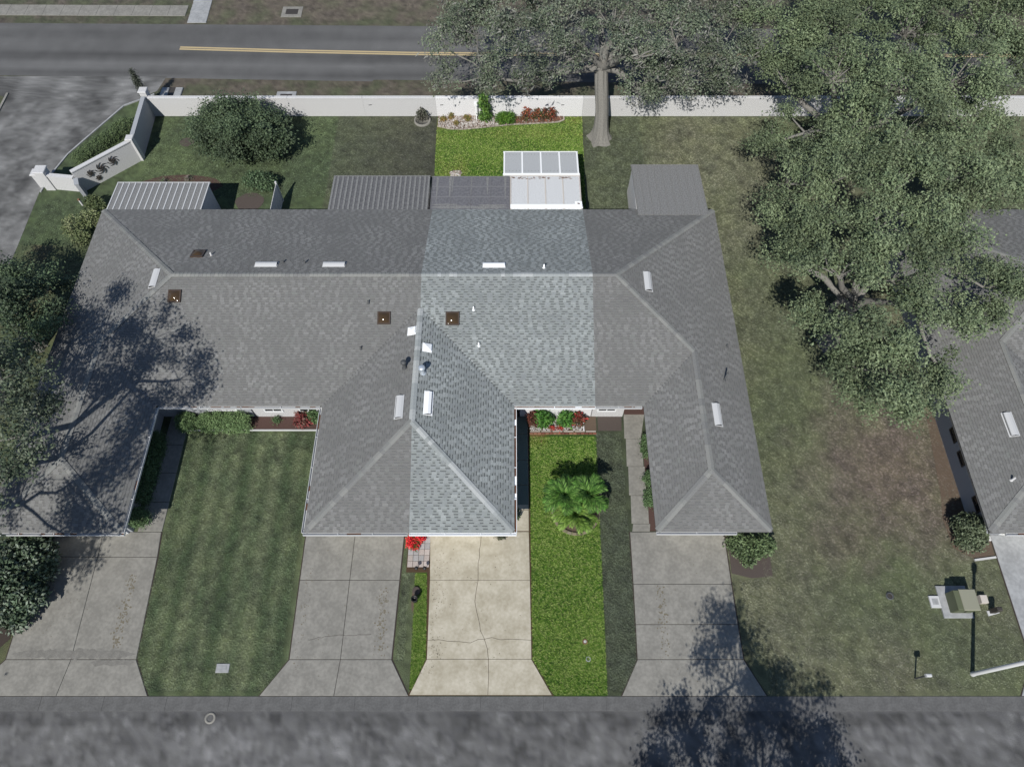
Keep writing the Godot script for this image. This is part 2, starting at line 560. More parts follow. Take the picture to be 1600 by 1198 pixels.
func roof_slope(house: Node3D, pts: Array, axis: String, eave: float, sg: float, pal: Dictionary) -> void:
	var ring := V2(pts)          # plan (x, z)
	var sd := PackedVector2Array()
	for p in ring:
		sd.append(Vector2(p.x, (p.y - eave) * sg) if axis == "x" else Vector2(p.y, (p.x - eave) * sg))
	# deck
	var st := new_st()
	var ix := Geometry2D.triangulate_polygon(sd)
	for up in [true, false]:
		for k in range(0, ix.size(), 3):
			var q := []
			for j in 3:
				q.append(rp(axis, eave, sg, sd[ix[k + j]].x, sd[ix[k + j]].y, 0.0 if up else -0.16))
			var nn: Vector3 = (q[1] - q[0]).cross(q[2] - q[0])
			if (nn.y > 0.0) == up:
				tri(st, q[0], q[2], q[1], pal.deck)
			else:
				tri(st, q[0], q[1], q[2], pal.deck)
	var cw := area2(ring) < 0.0
	for k in ring.size():
		var a := sd[k]
		var b := sd[(k + 1) % sd.size()]
		if cw:
			var t := a
			a = b
			b = t
		quad(st, rp(axis, eave, sg, b.x, b.y, -0.16), rp(axis, eave, sg, a.x, a.y, -0.16), rp(axis, eave, sg, a.x, a.y), rp(axis, eave, sg, b.x, b.y), pal.deck)
	var deck := obj("roof_slope", st, M.shingle, house)
	# courses of shingles, each tab proud of its course
	st = new_st()
	var e := 0.135
	var dmax := 0.0
	for p in sd:
		dmax = maxf(dmax, p.y)
	var nr := int(dmax / e)
	for i in nr:
		var d0 := i * e - (0.02 if i == 0 else 0.0)
		var d1 := (i + 1) * e + 0.012
		var dm := (i + 0.5) * e
		var lo := 1e9
		var hi := -1e9
		for k in sd.size():
			var a := sd[k]
			var b := sd[(k + 1) % sd.size()]
			if (a.y <= dm) != (b.y <= dm):
				var s := lerpf(a.x, b.x, (dm - a.y) / (b.y - a.y))
				lo = minf(lo, s)
				hi = maxf(hi, s)
		if hi - lo < 0.05:
			continue
		var row := rng.randf_range(0.97, 1.03)
		lay(st, axis, eave, sg, lo, hi, d0, d1, 0.010, 0.003, Color(pal.under.r * row, pal.under.g * row, pal.under.b * row))
		var s0 := lo - rng.randf() * 0.3
		while s0 < hi:
			var wt := rng.randf_range(0.16, 0.34)
			var x0 := maxf(s0, lo)
			var x1 := minf(s0 + wt, hi)
			if x1 - x0 > 0.03:
				var g := rng.randf_range(1.0 - pal.vary, 1.0 + pal.vary)
				var col: Color = pal.tabs[rng.randi() % pal.tabs.size()]
				var wp := rp(axis, eave, sg, (x0 + x1) / 2.0, d0)
				g *= 1.0 + 0.22 * noise_a.get_noise_3d(wp.x * 16.0, 300.0, wp.z * 16.0) + 0.12 * noise_a.get_noise_3d(wp.x * 50.0, 330.0, wp.z * 50.0)
				lay(st, axis, eave, sg, x0, x1, d0, d1, 0.019, 0.006, Color(col.r * g, col.g * g, col.b * g))
			var gap := rng.randf_range(0.1, 0.32)
			if pal.band and i > 0:
				var y0 := maxf(s0 + wt + 0.008, lo)
				var y1 := minf(s0 + wt + gap - 0.008, hi)
				if y1 - y0 > 0.05:
					lay(st, axis, eave, sg, y0, y1, d0 - 0.002, d0 + 0.042, 0.0135, 0.0109, pal.dark)
			s0 += wt + gap
	obj("shingles", st, M.shingle, deck, "stuff")

func lay(st: SurfaceTool, axis: String, eave: float, sg: float, s0: float, s1: float, d0: float, d1: float, l0: float, l1: float, col: Color) -> void:
	var a := rp(axis, eave, sg, s0, d0, l0)
	var b := rp(axis, eave, sg, s1, d0, l0)
	var c := rp(axis, eave, sg, s1, d1, l1)
	var d := rp(axis, eave, sg, s0, d1, l1)
	var e := Vector3(0, -l0, 0)
	if (b - a).cross(d - a).y > 0.0:
		quad(st, a, b, c, d, col)
		quad(st, a + e, b + e, b, a, col)
	else:
		quad(st, b, a, d, c, col)
		quad(st, b + e, a + e, a, b, col)

func ridge(house: Node3D, a: Vector3, b: Vector3, drop: float, pal: Dictionary) -> void:
	var st := new_st()
	var d := (b - a)
	var ln := d.length()
	d /= ln
	var side := Vector3(-d.z, 0, d.x).normalized() * 0.16
	var n := int(ln / 0.22)
	var seg := ln / n
	var col := Color.WHITE
	for i in n:
		if i == 0 or rng.randf() < 0.5:
			col = pal.caps[rng.randi() % pal.caps.size()]
		var p0 := a + d * (i * seg - 0.03) + Vector3(0, 0.036, 0)
		var p1 := a + d * ((i + 1) * seg) + Vector3(0, 0.050, 0)
		var dr := Vector3(0, -drop, 0)
		var lt := [p0, p1, p1 + side + dr, p0 + side + dr]
		if (lt[1] - lt[0]).cross(lt[2] - lt[0]).y > 0.0:
			quad(st, lt[0], lt[1], lt[2], lt[3], col)
			quad(st, p1, p0, p0 - side + dr, p1 - side + dr, col)
		else:
			quad(st, lt[1], lt[0], lt[3], lt[2], col)
			quad(st, p0, p1, p1 - side + dr, p0 - side + dr, col)
		quad(st, p1 + side + dr, p1, p1 + Vector3(0, -0.02, 0), p1 + side + dr + Vector3(0, -0.02, 0), col)
		quad(st, p1, p1 - side + dr, p1 - side + dr + Vector3(0, -0.02, 0), p1 + Vector3(0, -0.02, 0), col)
	obj("ridge_caps", st, M.shingle, house, "stuff")

func gutter(house: Node3D, a: Vector2, b: Vector2, out: Vector2, dirty: float, m: Material) -> void:
	var st := new_st()
	var d := (b - a)
	var c := (a + b) / 2.0
	var h := Vector3(d.x / 2, 0, d.y / 2)
	var o := Vector3(out.x, 0, out.y)
	var at := Vector3(c.x, 0, c.y)
	fbox(st, at + o * 0.015 + Vector3(0, 2.425, 0), h, Vector3(0, 0.055, 0), o * 0.006)
	fbox(st, at + o * 0.135 + Vector3(0, 2.43, 0), h, Vector3(0, 0.065, 0), o * 0.012)
	fbox(st, at + o * 0.072 + Vector3(0, 2.374, 0), h, Vector3(0, 0.006, 0), o * 0.05)
	for s in [-1.0, 1.0]:
		fbox(st, at + h * s + o * 0.075 + Vector3(0, 2.425, 0), h.normalized() * 0.008, Vector3(0, 0.056, 0), o * 0.066)
	var g := obj("gutter", st, m, house)
	var n := maxi(int(d.length() / 1.6), 2)
	for k in range(1, n):
		st = new_st()
		var p := Vector3(a.x + d.x * k / n, 2.487, a.y + d.y * k / n)
		fbox(st, p + o * 0.07, h.normalized() * 0.02, Vector3(0, 0.004, 0), o * 0.062)
		obj("strap", st, m, g)
	if dirty > 0.0:
		st = new_st()
		var u := 0.0
		while u < 1.0:
			var w := rng.randf_range(0.02, 0.09)
			if rng.randf() < dirty:
				var u1 := minf(u + w, 0.995)
				var e := at - h + h * (u + u1)
				fbox(st, e + o * 0.07 + Vector3(0, 2.40 + rng.randf() * 0.03, 0), h * (u1 - u), Vector3(0, 0.02, 0), o * 0.048)
			u += w
		obj("leaf_litter", st, M.debris, g, "stuff")

func local_up(axis: String, sg: float) -> Vector3:
	return (Vector3(0, 1, -SLOPE * sg) if axis == "x" else Vector3(-SLOPE * sg, 1, 0)).normalized()

# long low white vent near the ridge
func roof_vent(house: Node3D, at: Vector3, axis: String, sg: float, hl := 0.62, m: Material = null) -> void:
	var n := local_up(axis, sg)
	var along := Vector3(1, 0, 0) if axis == "x" else Vector3(0, 0, 1)
	var up := n.cross(along).normalized()
	if up.y < 0:
		up = -up
	var st := new_st()
	var w := 0.17
	var prof := [up * (w + 0.05) + n * 0.03, up * (w * 0.7) + n * 0.10, n * 0.15, -up * (w * 0.9) + n * 0.13, -up * (w + 0.02) + n * 0.05]
	for i in prof.size() - 1:
		var a: Vector3 = at - along * hl + prof[i]
		var b: Vector3 = at + along * hl + prof[i]
		var c: Vector3 = at + along * hl + prof[i + 1]
		var d: Vector3 = at - along * hl + prof[i + 1]
		if (b - a).cross(d - a).dot(n) > 0:
			quad(st, a, b, c, d)
		else:
			quad(st, b, a, d, c)
	for s in [-1.0, 1.0]:
		for i in range(1, prof.size() - 1):
			tri(st, at + along * hl * s + prof[0], at + along * hl * s + prof[i], at + along * hl * s + prof[i + 1])
			tri(st, at + along * hl * s + prof[0], at + along * hl * s + prof[i + 1], at + along * hl * s + prof[i])
	fbox(st, at + n * 0.025 - up * 0.02, along * (hl + 0.04), up * (w + 0.08), n * 0.01)
	var v := obj("roof_vent", st, m if m else M.metal_white, house)
	st = new_st()
	fbox(st, at + n * 0.07 - up * (w + 0.022), along * (hl - 0.04), up * 0.006, n * 0.022)
	obj("louvre", st, M.lead, v)

func square_vent(house: Node3D, at: Vector3, axis: String, sg: float) -> void:
	var n := local_up(axis, sg)
	var along := Vector3(1, 0, 0) if axis == "x" else Vector3(0, 0, 1)
	var up := n.cross(along).normalized()
	if up.y < 0:
		up = -up
	var st := new_st()
	fbox(st, at + n * 0.012, along * 0.27, up * 0.27, n * 0.02)
	fbox(st, at + n * 0.06, along * 0.2, up * 0.2, n * 0.05)
	var top := at + n * 0.16 + up * 0.03
	var r := []
	for k in 4:
		r.append(at + n * 0.10 + along * (0.22 if k % 3 == 0 else -0.22) + up * (0.22 if k < 2 else -0.22))
	for k in 4:
		var a: Vector3 = r[k]
		var b: Vector3 = r[(k + 1) % 4]
		if (b - a).cross(top - a).dot(n) > 0:
			tri(st, a, top, b)
		else:
			tri(st, a, b, top)
	obj("cap_vent", st, M.metal_white, house)

func skylight(house: Node3D, at: Vector3, axis: String, sg: float, r := 0.36) -> void:
	var n := local_up(axis, sg)
	var along := Vector3(1, 0, 0)
	var up := n.cross(along).normalized()
	if up.y < 0:
		up = -up
	var st := new_st()
	for s in [-1.0, 1.0]:
		fbox(st, at + n * 0.05 + along * s * (r - 0.035), along * 0.035, up * r, n * 0.055)
		fbox(st, at + n * 0.05 + up * s * (r - 0.035), along * (r - 0.07), up * 0.035, n * 0.055)
	var f := obj("skylight", st, M.bronze_frame, house)
	st = new_st()
	st.set_smooth_group(3)
	var g := 10
	for i in g:
		for j in g:
			var q := []
			for o in [[0, 0], [1, 0], [1, 1], [0, 1]]:
				var a: float = (i + o[0]) * 2.0 / g - 1.0
				var b: float = (j + o[1]) * 2.0 / g - 1.0
				q.append(at + along * a * (r - 0.06) + up * b * (r - 0.06) + n * (0.09 + 0.13 * (1.0 - a * a) * (1.0 - b * b)))
			if (q[1] - q[0]).cross(q[3] - q[0]).dot(n) > 0:
				quad(st, q[0], q[1], q[2], q[3])
			else:
				quad(st, q[1], q[0], q[3], q[2])
	obj("dome", st, M.bronze, f)

func pipe(house: Node3D, at: Vector3, h: float, r: float, m: Material, cap := false) -> void:
	var st := new_st()
	if cap:
		lathe(st, at, [Vector2(r * 1.9, -0.1), Vector2(r * 1.5, 0.06), Vector2(r, 0.1), Vector2(r, h)], 14)
		lathe(st, at, [Vector2(0.02, h - 0.02), Vector2(r * 1.7, h - 0.02), Vector2(r * 1.75, h + 0.05), Vector2(r * 1.2, h + 0.12), Vector2(0.0, h + 0.14)], 14)
	else:
		lathe(st, at, [Vector2(r * 2.2, -0.04), Vector2(r * 1.5, 0.03), Vector2(r, 0.06), Vector2(r, h), Vector2(r * 0.7, h), Vector2(r * 0.7, h - 0.06), Vector2(0, h - 0.06)], 10)
	obj("vent_pipe", st, m, house)

func walls(house: Node3D, segs: Array, m: Material, h := 2.55) -> void:
	for s in segs:
		var st := new_st()
		wall_seg(st, Vector2(s[0], s[1]), Vector2(s[2], s[3]), 0.0, h, 0.18)
		obj("wall", st, m, house)

func window_at(house: Node3D, c: Vector3, dx: Vector3, out: Vector3, w: float, h: float, fm: Material = null) -> void:
	var st := new_st()
	for s in [-1.0, 1.0]:
		fbox(st, c + out * 0.11 + dx * s * (w / 2), dx * 0.04, Vector3(0, h / 2 + 0.04, 0), out * 0.03)
		fbox(st, c + out * 0.11 + Vector3(0, s * h / 2, 0), dx * (w / 2 - 0.04), Vector3(0, 0.04, 0), out * 0.03)
	fbox(st, c + out * 0.105, dx * 0.02, Vector3(0, h / 2 - 0.04, 0), out * 0.02)
	var f := obj("window", st, fm if fm else M.white_trim, house)
	st = new_st()
	fbox(st, c + out * 0.097, dx * (w / 2 - 0.04), Vector3(0, h / 2 - 0.04, 0), out * 0.006)
	obj("pane", st, M.glass_dark, f)

func garage_door(house: Node3D, x: float, z: float, w: float) -> void:
	var st := new_st()
	box(st, x - w / 2 - 0.08, x + w / 2 + 0.08, 0, 2.2, z + 0.09, z + 0.11)
	var g := obj("garage_door", st, M.white_trim, house)
	for k in 4:
		st = new_st()
		box(st, x - w / 2, x + w / 2, 0.03 + k * 0.52, 0.53 + k * 0.52, z + 0.112, z + 0.14)
		obj("panel", st, M.garage, g)
const LOBES_A := [[18.2,7.0,-44.0,2.55],[21.7,8.0,-43.2,3.19],[25.8,8.5,-42.5,3.46],[31.1,8.0,-43.2,3.20],[18.3,6.0,-40.2,2.04],[19.8,8.5,-37.5,2.38],[22.3,9.5,-35.6,2.65],[26.7,9.0,-36.9,2.82],[31.8,7.0,-40.4,1.71],[18.3,6.5,-35.1,1.80],[16.7,5.0,-35.6,1.46],[20.1,8.0,-33.6,1.84],[21.9,9.5,-31.4,2.48],[26.6,8.0,-33.6,2.04],[18.3,8.5,-29.2,2.09],[16.3,6.5,-30.8,1.81],[20.9,9.0,-28.0,2.22],[24.3,8.5,-29.2,2.07],[30.0,6.5,-35.4,1.26],[23.2,8.0,-48.1,3.66],[28.9,8.0,-48.1,3.81],[34.7,7.0,-49.0,3.04]]
const LOBES_B := [[15.9,5.5,-28.7,1.49],[17.3,7.0,-26.9,1.98],[19.3,8.5,-25.3,2.20],[22.2,8.5,-25.6,2.13],[25.9,7.5,-27.6,1.87],[30.1,6.0,-32.4,1.43],[27.6,7.0,-29.1,1.56],[16.0,5.5,-25.7,1.23],[17.4,7.5,-23.2,2.00],[19.4,8.5,-22.2,1.98],[22.9,7.5,-24.0,1.52],[25.0,7.0,-22.7,1.27],[26.9,6.5,-23.3,0.95],[16.6,6.0,-21.4,1.28],[18.1,7.5,-20.0,1.93],[20.7,7.5,-20.8,1.35],[23.2,6.5,-20.9,1.09],[25.1,6.0,-21.2,0.92],[17.3,5.0,-19.2,1.09],[18.8,6.5,-17.8,1.87],[21.0,6.0,-17.5,1.35],[18.3,5.0,-17.1,1.14],[20.3,4.8,-16.9,0.91],[22.3,5.5,-18.4,0.86]]
const LOBES_OAK := [[-4.7,6.5,-43.4,1.74],[-2.3,8.0,-42.6,2.19],[-1.7,5.5,-41.8,1.82],[-4.3,5.0,-41.5,1.22],[0.8,8.0,-41.3,2.15],[1.3,4.6,-42.0,1.39],[3.3,8.5,-42.5,1.99],[3.7,7.0,-41.1,1.19],[6.6,8.5,-42.5,2.00],[8.1,8.0,-40.3,1.95],[9.0,5.5,-40.8,1.63],[10.7,8.0,-41.9,2.22],[11.7,5.0,-41.8,1.88],[13.6,6.5,-42.1,1.87],[15.1,7.0,-44.7,2.17],[14.3,5.0,-41.5,1.09],[9.5,3.8,-41.4,0.92],[-3.0,8.0,-46.7,2.55],[1.3,8.5,-46.6,2.96],[6.0,8.5,-47.3,3.01],[10.9,8.0,-47.4,3.07],[15.5,7.5,-48.2,2.73],[16.7,5.5,-43.8,0.96]]
const LOBES_BUSH := [[-20.9,2.2,-40.3,1.89],[-18.9,2.9,-39.5,2.09],[-17.4,2.4,-39.8,1.75],[-21.8,1.4,-39.6,1.13],[-19.6,1.8,-38.8,1.67],[-17.7,1.8,-38.8,1.72],[-16.8,1.5,-39.5,1.22],[-18.9,2.6,-41.2,1.18],[-19.3,2.1,-39.7,2.3],[-20.6,1.8,-39.6,1.6],[-18.0,1.9,-39.7,1.7]]
const LOBES_L1 := [[-20.5,10.5,-12.5,1.7],[-22,11,-15,2.0],[-24.5,10,-17,2.1],[-27,10,-15.5,2.3],[-23.5,11.5,-11.5,2.3],[-21.5,10,-9.5,1.7],[-24,10.5,-7,2.1],[-27,11,-11,2.6],[-22.8,9.5,-5.5,1.6],[-26.5,10,-6,2.2],[-29.5,9.5,-12,2.5],[-24.3,10,-3.8,1.5],[-23.0,6.5,-15.2,1.4],[-23.6,6,-12.4,1.3],[-25.0,6.2,-18.0,1.5],[-25,9.5,-1.6,1.2]]
const LOBES_L2 := [[-28.5,4.0,-23.6,1.92],[-27.8,3.4,-25.0,1.46],[-26.7,3.2,-22.9,1.34],[-27.1,3.8,-21.2,1.74],[-29.2,5.0,-22.5,1.97],[-31.1,4.0,-25.9,1.68],[-27.3,2.6,-26.1,0.82],[-30.5,3.0,-26.2,1.28]]
const LOBES_HL := [[-24.9,1.8,-9.9,1.12], [-24.1,1.4,-9.4,0.87], [-24.8,1.8,-8.3,0.95], [-24.1,1.3,-7.8,0.71], [-24.7,1.2,-7.0,0.71], [-24.3,1.1,-10.5,0.56], [-25.9,2.0,-8.6,1.60]]
const LOBES_D := [[6.3,6.5,4.2,1.61],[8.2,8.6,3.6,1.95],[10.6,8.2,4.6,1.78],[9.2,7.2,6.8,2.04],[11.8,7.0,6.6,1.70],[6.2,7.6,7.2,1.87],[8.8,9.6,6.0,1.70],[12.6,6.0,4.4,1.27],[4.6,6.2,6.4,1.36],[7.6,9.3,2.2,1.10],[10.0,6.6,9.0,1.87]]
const LOBES_E := [[-28.4,6.0,4.6,1.5],[-29.8,7.0,5.6,2.2],[-27.4,6.2,6.4,1.6],[-30.5,6.2,7.8,2.0],[-27.2,5.2,3.4,1.0]]

# ------------------------------------------------------------------ the ground
func sheet(called: String, x0: float, x1: float, z0: float, z1: float, cell: float, y: float, m: Material, inside: Callable, color: Callable, parent: Node3D = self) -> MeshInstance3D:
	var nx := int(ceil((x1 - x0) / cell))
	var nz := int(ceil((z1 - z0) / cell))
	var vs := PackedVector3Array()
	var ns := PackedVector3Array()
	var cs := PackedColorArray()
	var ids := PackedInt32Array()
	for j in nz + 1:
		for i in nx + 1:
			var x := x0 + (x1 - x0) * i / nx
			var z := z0 + (z1 - z0) * j / nz
			var p: Vector2 = inside.call(Vector2(x, z))
			vs.append(Vector3(p.x, y, p.y))
			ns.append(Vector3.UP)
			cs.append(color.call(p))
	for j in nz:
		for i in nx:
			var a := j * (nx + 1) + i
			ids.append_array(PackedInt32Array([a, a + 1, a + nx + 2, a, a + nx + 2, a + nx + 1]))
	var arr := []
	arr.resize(Mesh.ARRAY_MAX)
	arr[Mesh.ARRAY_VERTEX] = vs
	arr[Mesh.ARRAY_NORMAL] = ns
	arr[Mesh.ARRAY_COLOR] = cs
	arr[Mesh.ARRAY_INDEX] = ids
	var am := ArrayMesh.new()
	am.add_surface_from_arrays(Mesh.PRIMITIVE_TRIANGLES, arr)
	var mi := MeshInstance3D.new()
	mi.mesh = am
	mi.material_override = m
	mi.name = called
	parent.add_child(mi, true)
	fix_name(mi, called, parent)
	mi.set_meta("kind", "structure")
	return mi

func same(p: Vector2) -> Vector2:
	return p

func nz2(p: Vector2, sc: float, k := 0.0) -> float:
	return noise_a.get_noise_3d(p.x * sc, k, p.y * sc)

func ground_color(p: Vector2) -> Color:
	var green := lin(95, 104, 79)
	var col := green
	var n1 := nz2(p, 5.0)
	var n2 := nz2(p, 22.0, 40.0)
	var n3 := nz2(p, 70.0, 80.0)
	if p.y < -45.0:
		# verges of the north road: dry soil and thin grass
		col = lin(109, 100, 93).lerp(lin(92, 95, 79), clampf(0.35 + n2 * 1.6 + (0.5 if p.x < -27.0 else 0.0), 0, 1))
		if p.y < -55.0 and p.x > -25.0:
			col = lin(116, 106, 99).lerp(lin(99, 99, 86), clampf(0.3 + n2 * 1.4, 0, 1))
	elif p.x > 9.5:
		# east lawn with a worn brown patch
		col = lin(113, 114, 95).lerp(lin(100, 107, 83), clampf(0.5 + n1 * 1.2, 0, 1))
		var bp := Vector2((p.x - 21.3) / 4.4, (p.y + 14.8) / 4.6).length() + n2 * 0.5
		col = col.lerp(lin(118, 105, 99), clampf(1.35 - bp, 0, 1) * 0.85)
		var bp2 := Vector2((p.x - 17.5) / 2.6, (p.y + 10.8) / 2.2).length() + n2 * 0.7
		col = col.lerp(lin(111, 101, 92), clampf(1.2 - bp2, 0, 1) * 0.6)
		var st := sin(p.x * 4.2 + n1 * 1.5) * 0.5 + 0.5
		col = col.lerp(lin(93, 99, 79), st * 0.22 if p.x < 18.0 else 0.0)
	elif p.x > -19.0 and p.x < -10.3 and p.y > -18.0:
		# front lawn mown in stripes
		var st2 := sin(p.x * 5.6 + n1 * 0.8) * 0.3 + sin(p.x * 2.3 + 1.0) * 0.2 + 0.5
		col = lin(72, 88, 60).lerp(lin(106, 115, 88), clampf(st2 + n2 * 0.5, 0, 1))
	elif p.y < -31.0:
		col = lin(83, 97, 70) if p.x < -13.0 else lin(90, 97, 77)
		if p.x >= -13.0 and p.x < -5.0:
			col = col.lerp(lin(84, 86, 74), clampf((p.x + 13.0) / 5.0, 0, 1))
		if p.x < -13.0:
			col = col.lerp(lin(95, 109, 77), clampf(n1 * 2.0, 0, 1))
	elif p.x > 4.0:
		col = lin(76, 84, 67)
	elif p.x < -24.0:
		col = lin(92, 102, 74).lerp(lin(102, 95, 77), clampf(n2 * 1.5, 0, 1))
	var g := 1.0 + n2 * 0.18 + n3 * 0.5 + nz2(p, 160.0, 20.0) * 0.45
	return Color(col.r * g, col.g * g, col.b * g * (1.0 - n2 * 0.1))

func lot_color(p: Vector2) -> Color:
	var n1 := nz2(p, 9.0, 5.0)
	var n2 := nz2(p, 30.0, 15.0)
	var col := lin(58, 90, 22).lerp(lin(104, 128, 54), clampf(0.45 + n1 * 1.3 + n2 * 0.7, 0, 1))
	if p.y < -30.0:
		var dry := clampf(0.9 - Vector2((p.x + 4.6) / 2.6, (p.y + 37.6) / 2.4).length() + n2, 0, 1)
		dry = maxf(dry, clampf(0.8 - Vector2((p.x - 4.8) / 1.2, (p.y + 43.2) / 0.9).length() + n2, 0, 1))
		dry = maxf(dry, clampf(0.55 - absf(p.y + 41.6) * 0.6 + n2, 0, 1) * 0.7)
		col = col.lerp(lin(140, 128, 76), dry * 0.75)
	elif p.y < -15.5:
		col = col.lerp(lin(120, 92, 56), clampf(1.1 - Vector2((p.x - 1.4) / 0.9, (p.y + 16.9) / 0.7).length() + n2, 0, 1) * 0.8)
	return col

func street_color(p: Vector2) -> Color:
	var n1 := nz2(p, 7.0, 3.0)
	var n2 := nz2(p, 16.0, 33.0)
	var n3 := noise_b.get_noise_2d(p.x * 14.0, p.y * 22.0)
	var v := 118.0 + 12.0 * n1 + 22.0 * n2 + 10.0 * n3 + 26.0 * nz2(p, 42.0, 71.0) + 36.0 * nz2(p, 100.0, 55.0)
	if p.y > -10.0:
		if p.y < -2.75:
			v = 108.0 + 16.0 * n2 + 14.0 * n1
		elif p.y < -2.1:
			v -= 14.0 * (0.8 + n1)
	return lin(v, v, v * 1.005)

func west_street_color(p: Vector2) -> Color:
	var n1 := nz2(p, 6.0, 7.0)
	var n2 := nz2(p, 15.0, 37.0)
	var v := 140.0 + 20.0 * n1 + 36.0 * n2 + 34.0 * nz2(p, 38.0, 77.0) + 24.0 * nz2(p, 95.0, 57.0)
	v -= 22.0 * (0.5 + 0.5 * sin(p.x * 1.7 + n1 * 4.0))
	return lin(v, v, v * 0.995)

func road_color(p: Vector2) -> Color:
	var edge := (p.y - lerpf(-54.6, -53.6, (p.x + 42.0) / 82.0))
	var n1 := noise_a.get_noise_3d(p.x * 1.2, 9.0, p.y * 26.0)
	var n2 := nz2(p, 30.0, 60.0)
	var v := 106.0 + 10.0 * sin(edge * 2.6 + 0.8) + 22.0 * n1 + 9.0 * n2
	if edge > 6.4:
		v += 14.0
	return lin(v, v, v * 1.0)

func slab(parent: Node3D, ring: Array, h: float, m: Material, y0 := -0.05) -> MeshInstance3D:
	var st := new_st()
	prism(st, V2(ring), y0, h, 0.012)
	return obj("concrete_slab", st, m, parent)

func patch(called: String, ring: Array, y: float, m: Material) -> MeshInstance3D:
	var st := new_st()
	prism(st, V2(ring), y - 0.03, y, 0.0)
	var o := obj(called, st, m)
	o.set_meta("kind", "structure")
	return o

func blob_ring(cx: float, cz: float, rx: float, rz: float, n := 18, wob := 0.08) -> Array:
	var r := []
	for k in n:
		var a := TAU * k / n
		var g := 1.0 + rng.randf_range(-wob, wob)
		r.append(cx + cos(a) * rx * g)
		r.append(cz + sin(a) * rz * g)
	return r

# ------------------------------------------------------------------ scene
func _ready() -> void:
	rng.seed = 20417
	noise_a.seed = 5
	noise_a.frequency = 0.02
	noise_a.fractal_octaves = 3
	noise_b.seed = 9
	noise_b.frequency = 0.02
	noise_b.fractal_octaves = 2
	noise_b.noise_type = FastNoiseLite.TYPE_CELLULAR
	var cam := Camera3D.new()
	cam.name = "camera"
	cam.position = Vector3(0, 37, 0)
	cam.rotation_degrees = Vector3(-61, 0, 0)
	cam.fov = 56.7
	cam.near = 0.5
	cam.far = 900
	add_child(cam)
	cam.current = true
	var sky_mat := ProceduralSkyMaterial.new()
	sky_mat.sky_top_color = Color(0.28, 0.35, 0.46)
	sky_mat.sky_horizon_color = Color(0.68, 0.74, 0.82)
	sky_mat.sky_curve = 0.12
	sky_mat.ground_bottom_color = Color(0.16, 0.16, 0.15)
	sky_mat.ground_horizon_color = Color(0.5, 0.55, 0.58)
	sky_mat.sun_angle_max = 1.0
	var sky := Sky.new()
	sky.sky_material = sky_mat
	var env := Environment.new()
	env.background_mode = Environment.BG_SKY
	env.sky = sky
	env.background_energy_multiplier = 1.4
	env.tonemap_mode = Environment.TONE_MAPPER_LINEAR
	env.tonemap_exposure = 1.22
	env.sdfgi_enabled = true
	env.ssao_enabled = true
	env.ssil_enabled = true
	var we := WorldEnvironment.new()
	we.name = "environment"
	we.environment = env
	add_child(we)
	var sun := DirectionalLight3D.new()
	sun.name = "sun"
	sun.light_energy = 1.3
	sun.light_color = Color(1.0, 0.985, 0.955)
	sun.light_angular_distance = 0.5
	sun.shadow_enabled = true
	add_child(sun)
	sun.look_at_from_position(Vector3.ZERO, Vector3(0.222, -0.707, -0.672))

	make_materials()
	cluster("small", 12, Vector3(0.17, 0.14, 0.17), 0.06, 0.12, 0.55, 0.5)
	cluster("mid", 12, Vector3(0.2, 0.16, 0.2), 0.1, 0.2, 0.5, 0.45)
	cluster("broad", 9, Vector3(0.16, 0.14, 0.16), 0.13, 0.22, 0.5, 0.5)
	build_setting()
	build_paving()
	build_houses()
	build_walls()
	build_trees()
	build_garden()
	build_front()
	build_small()

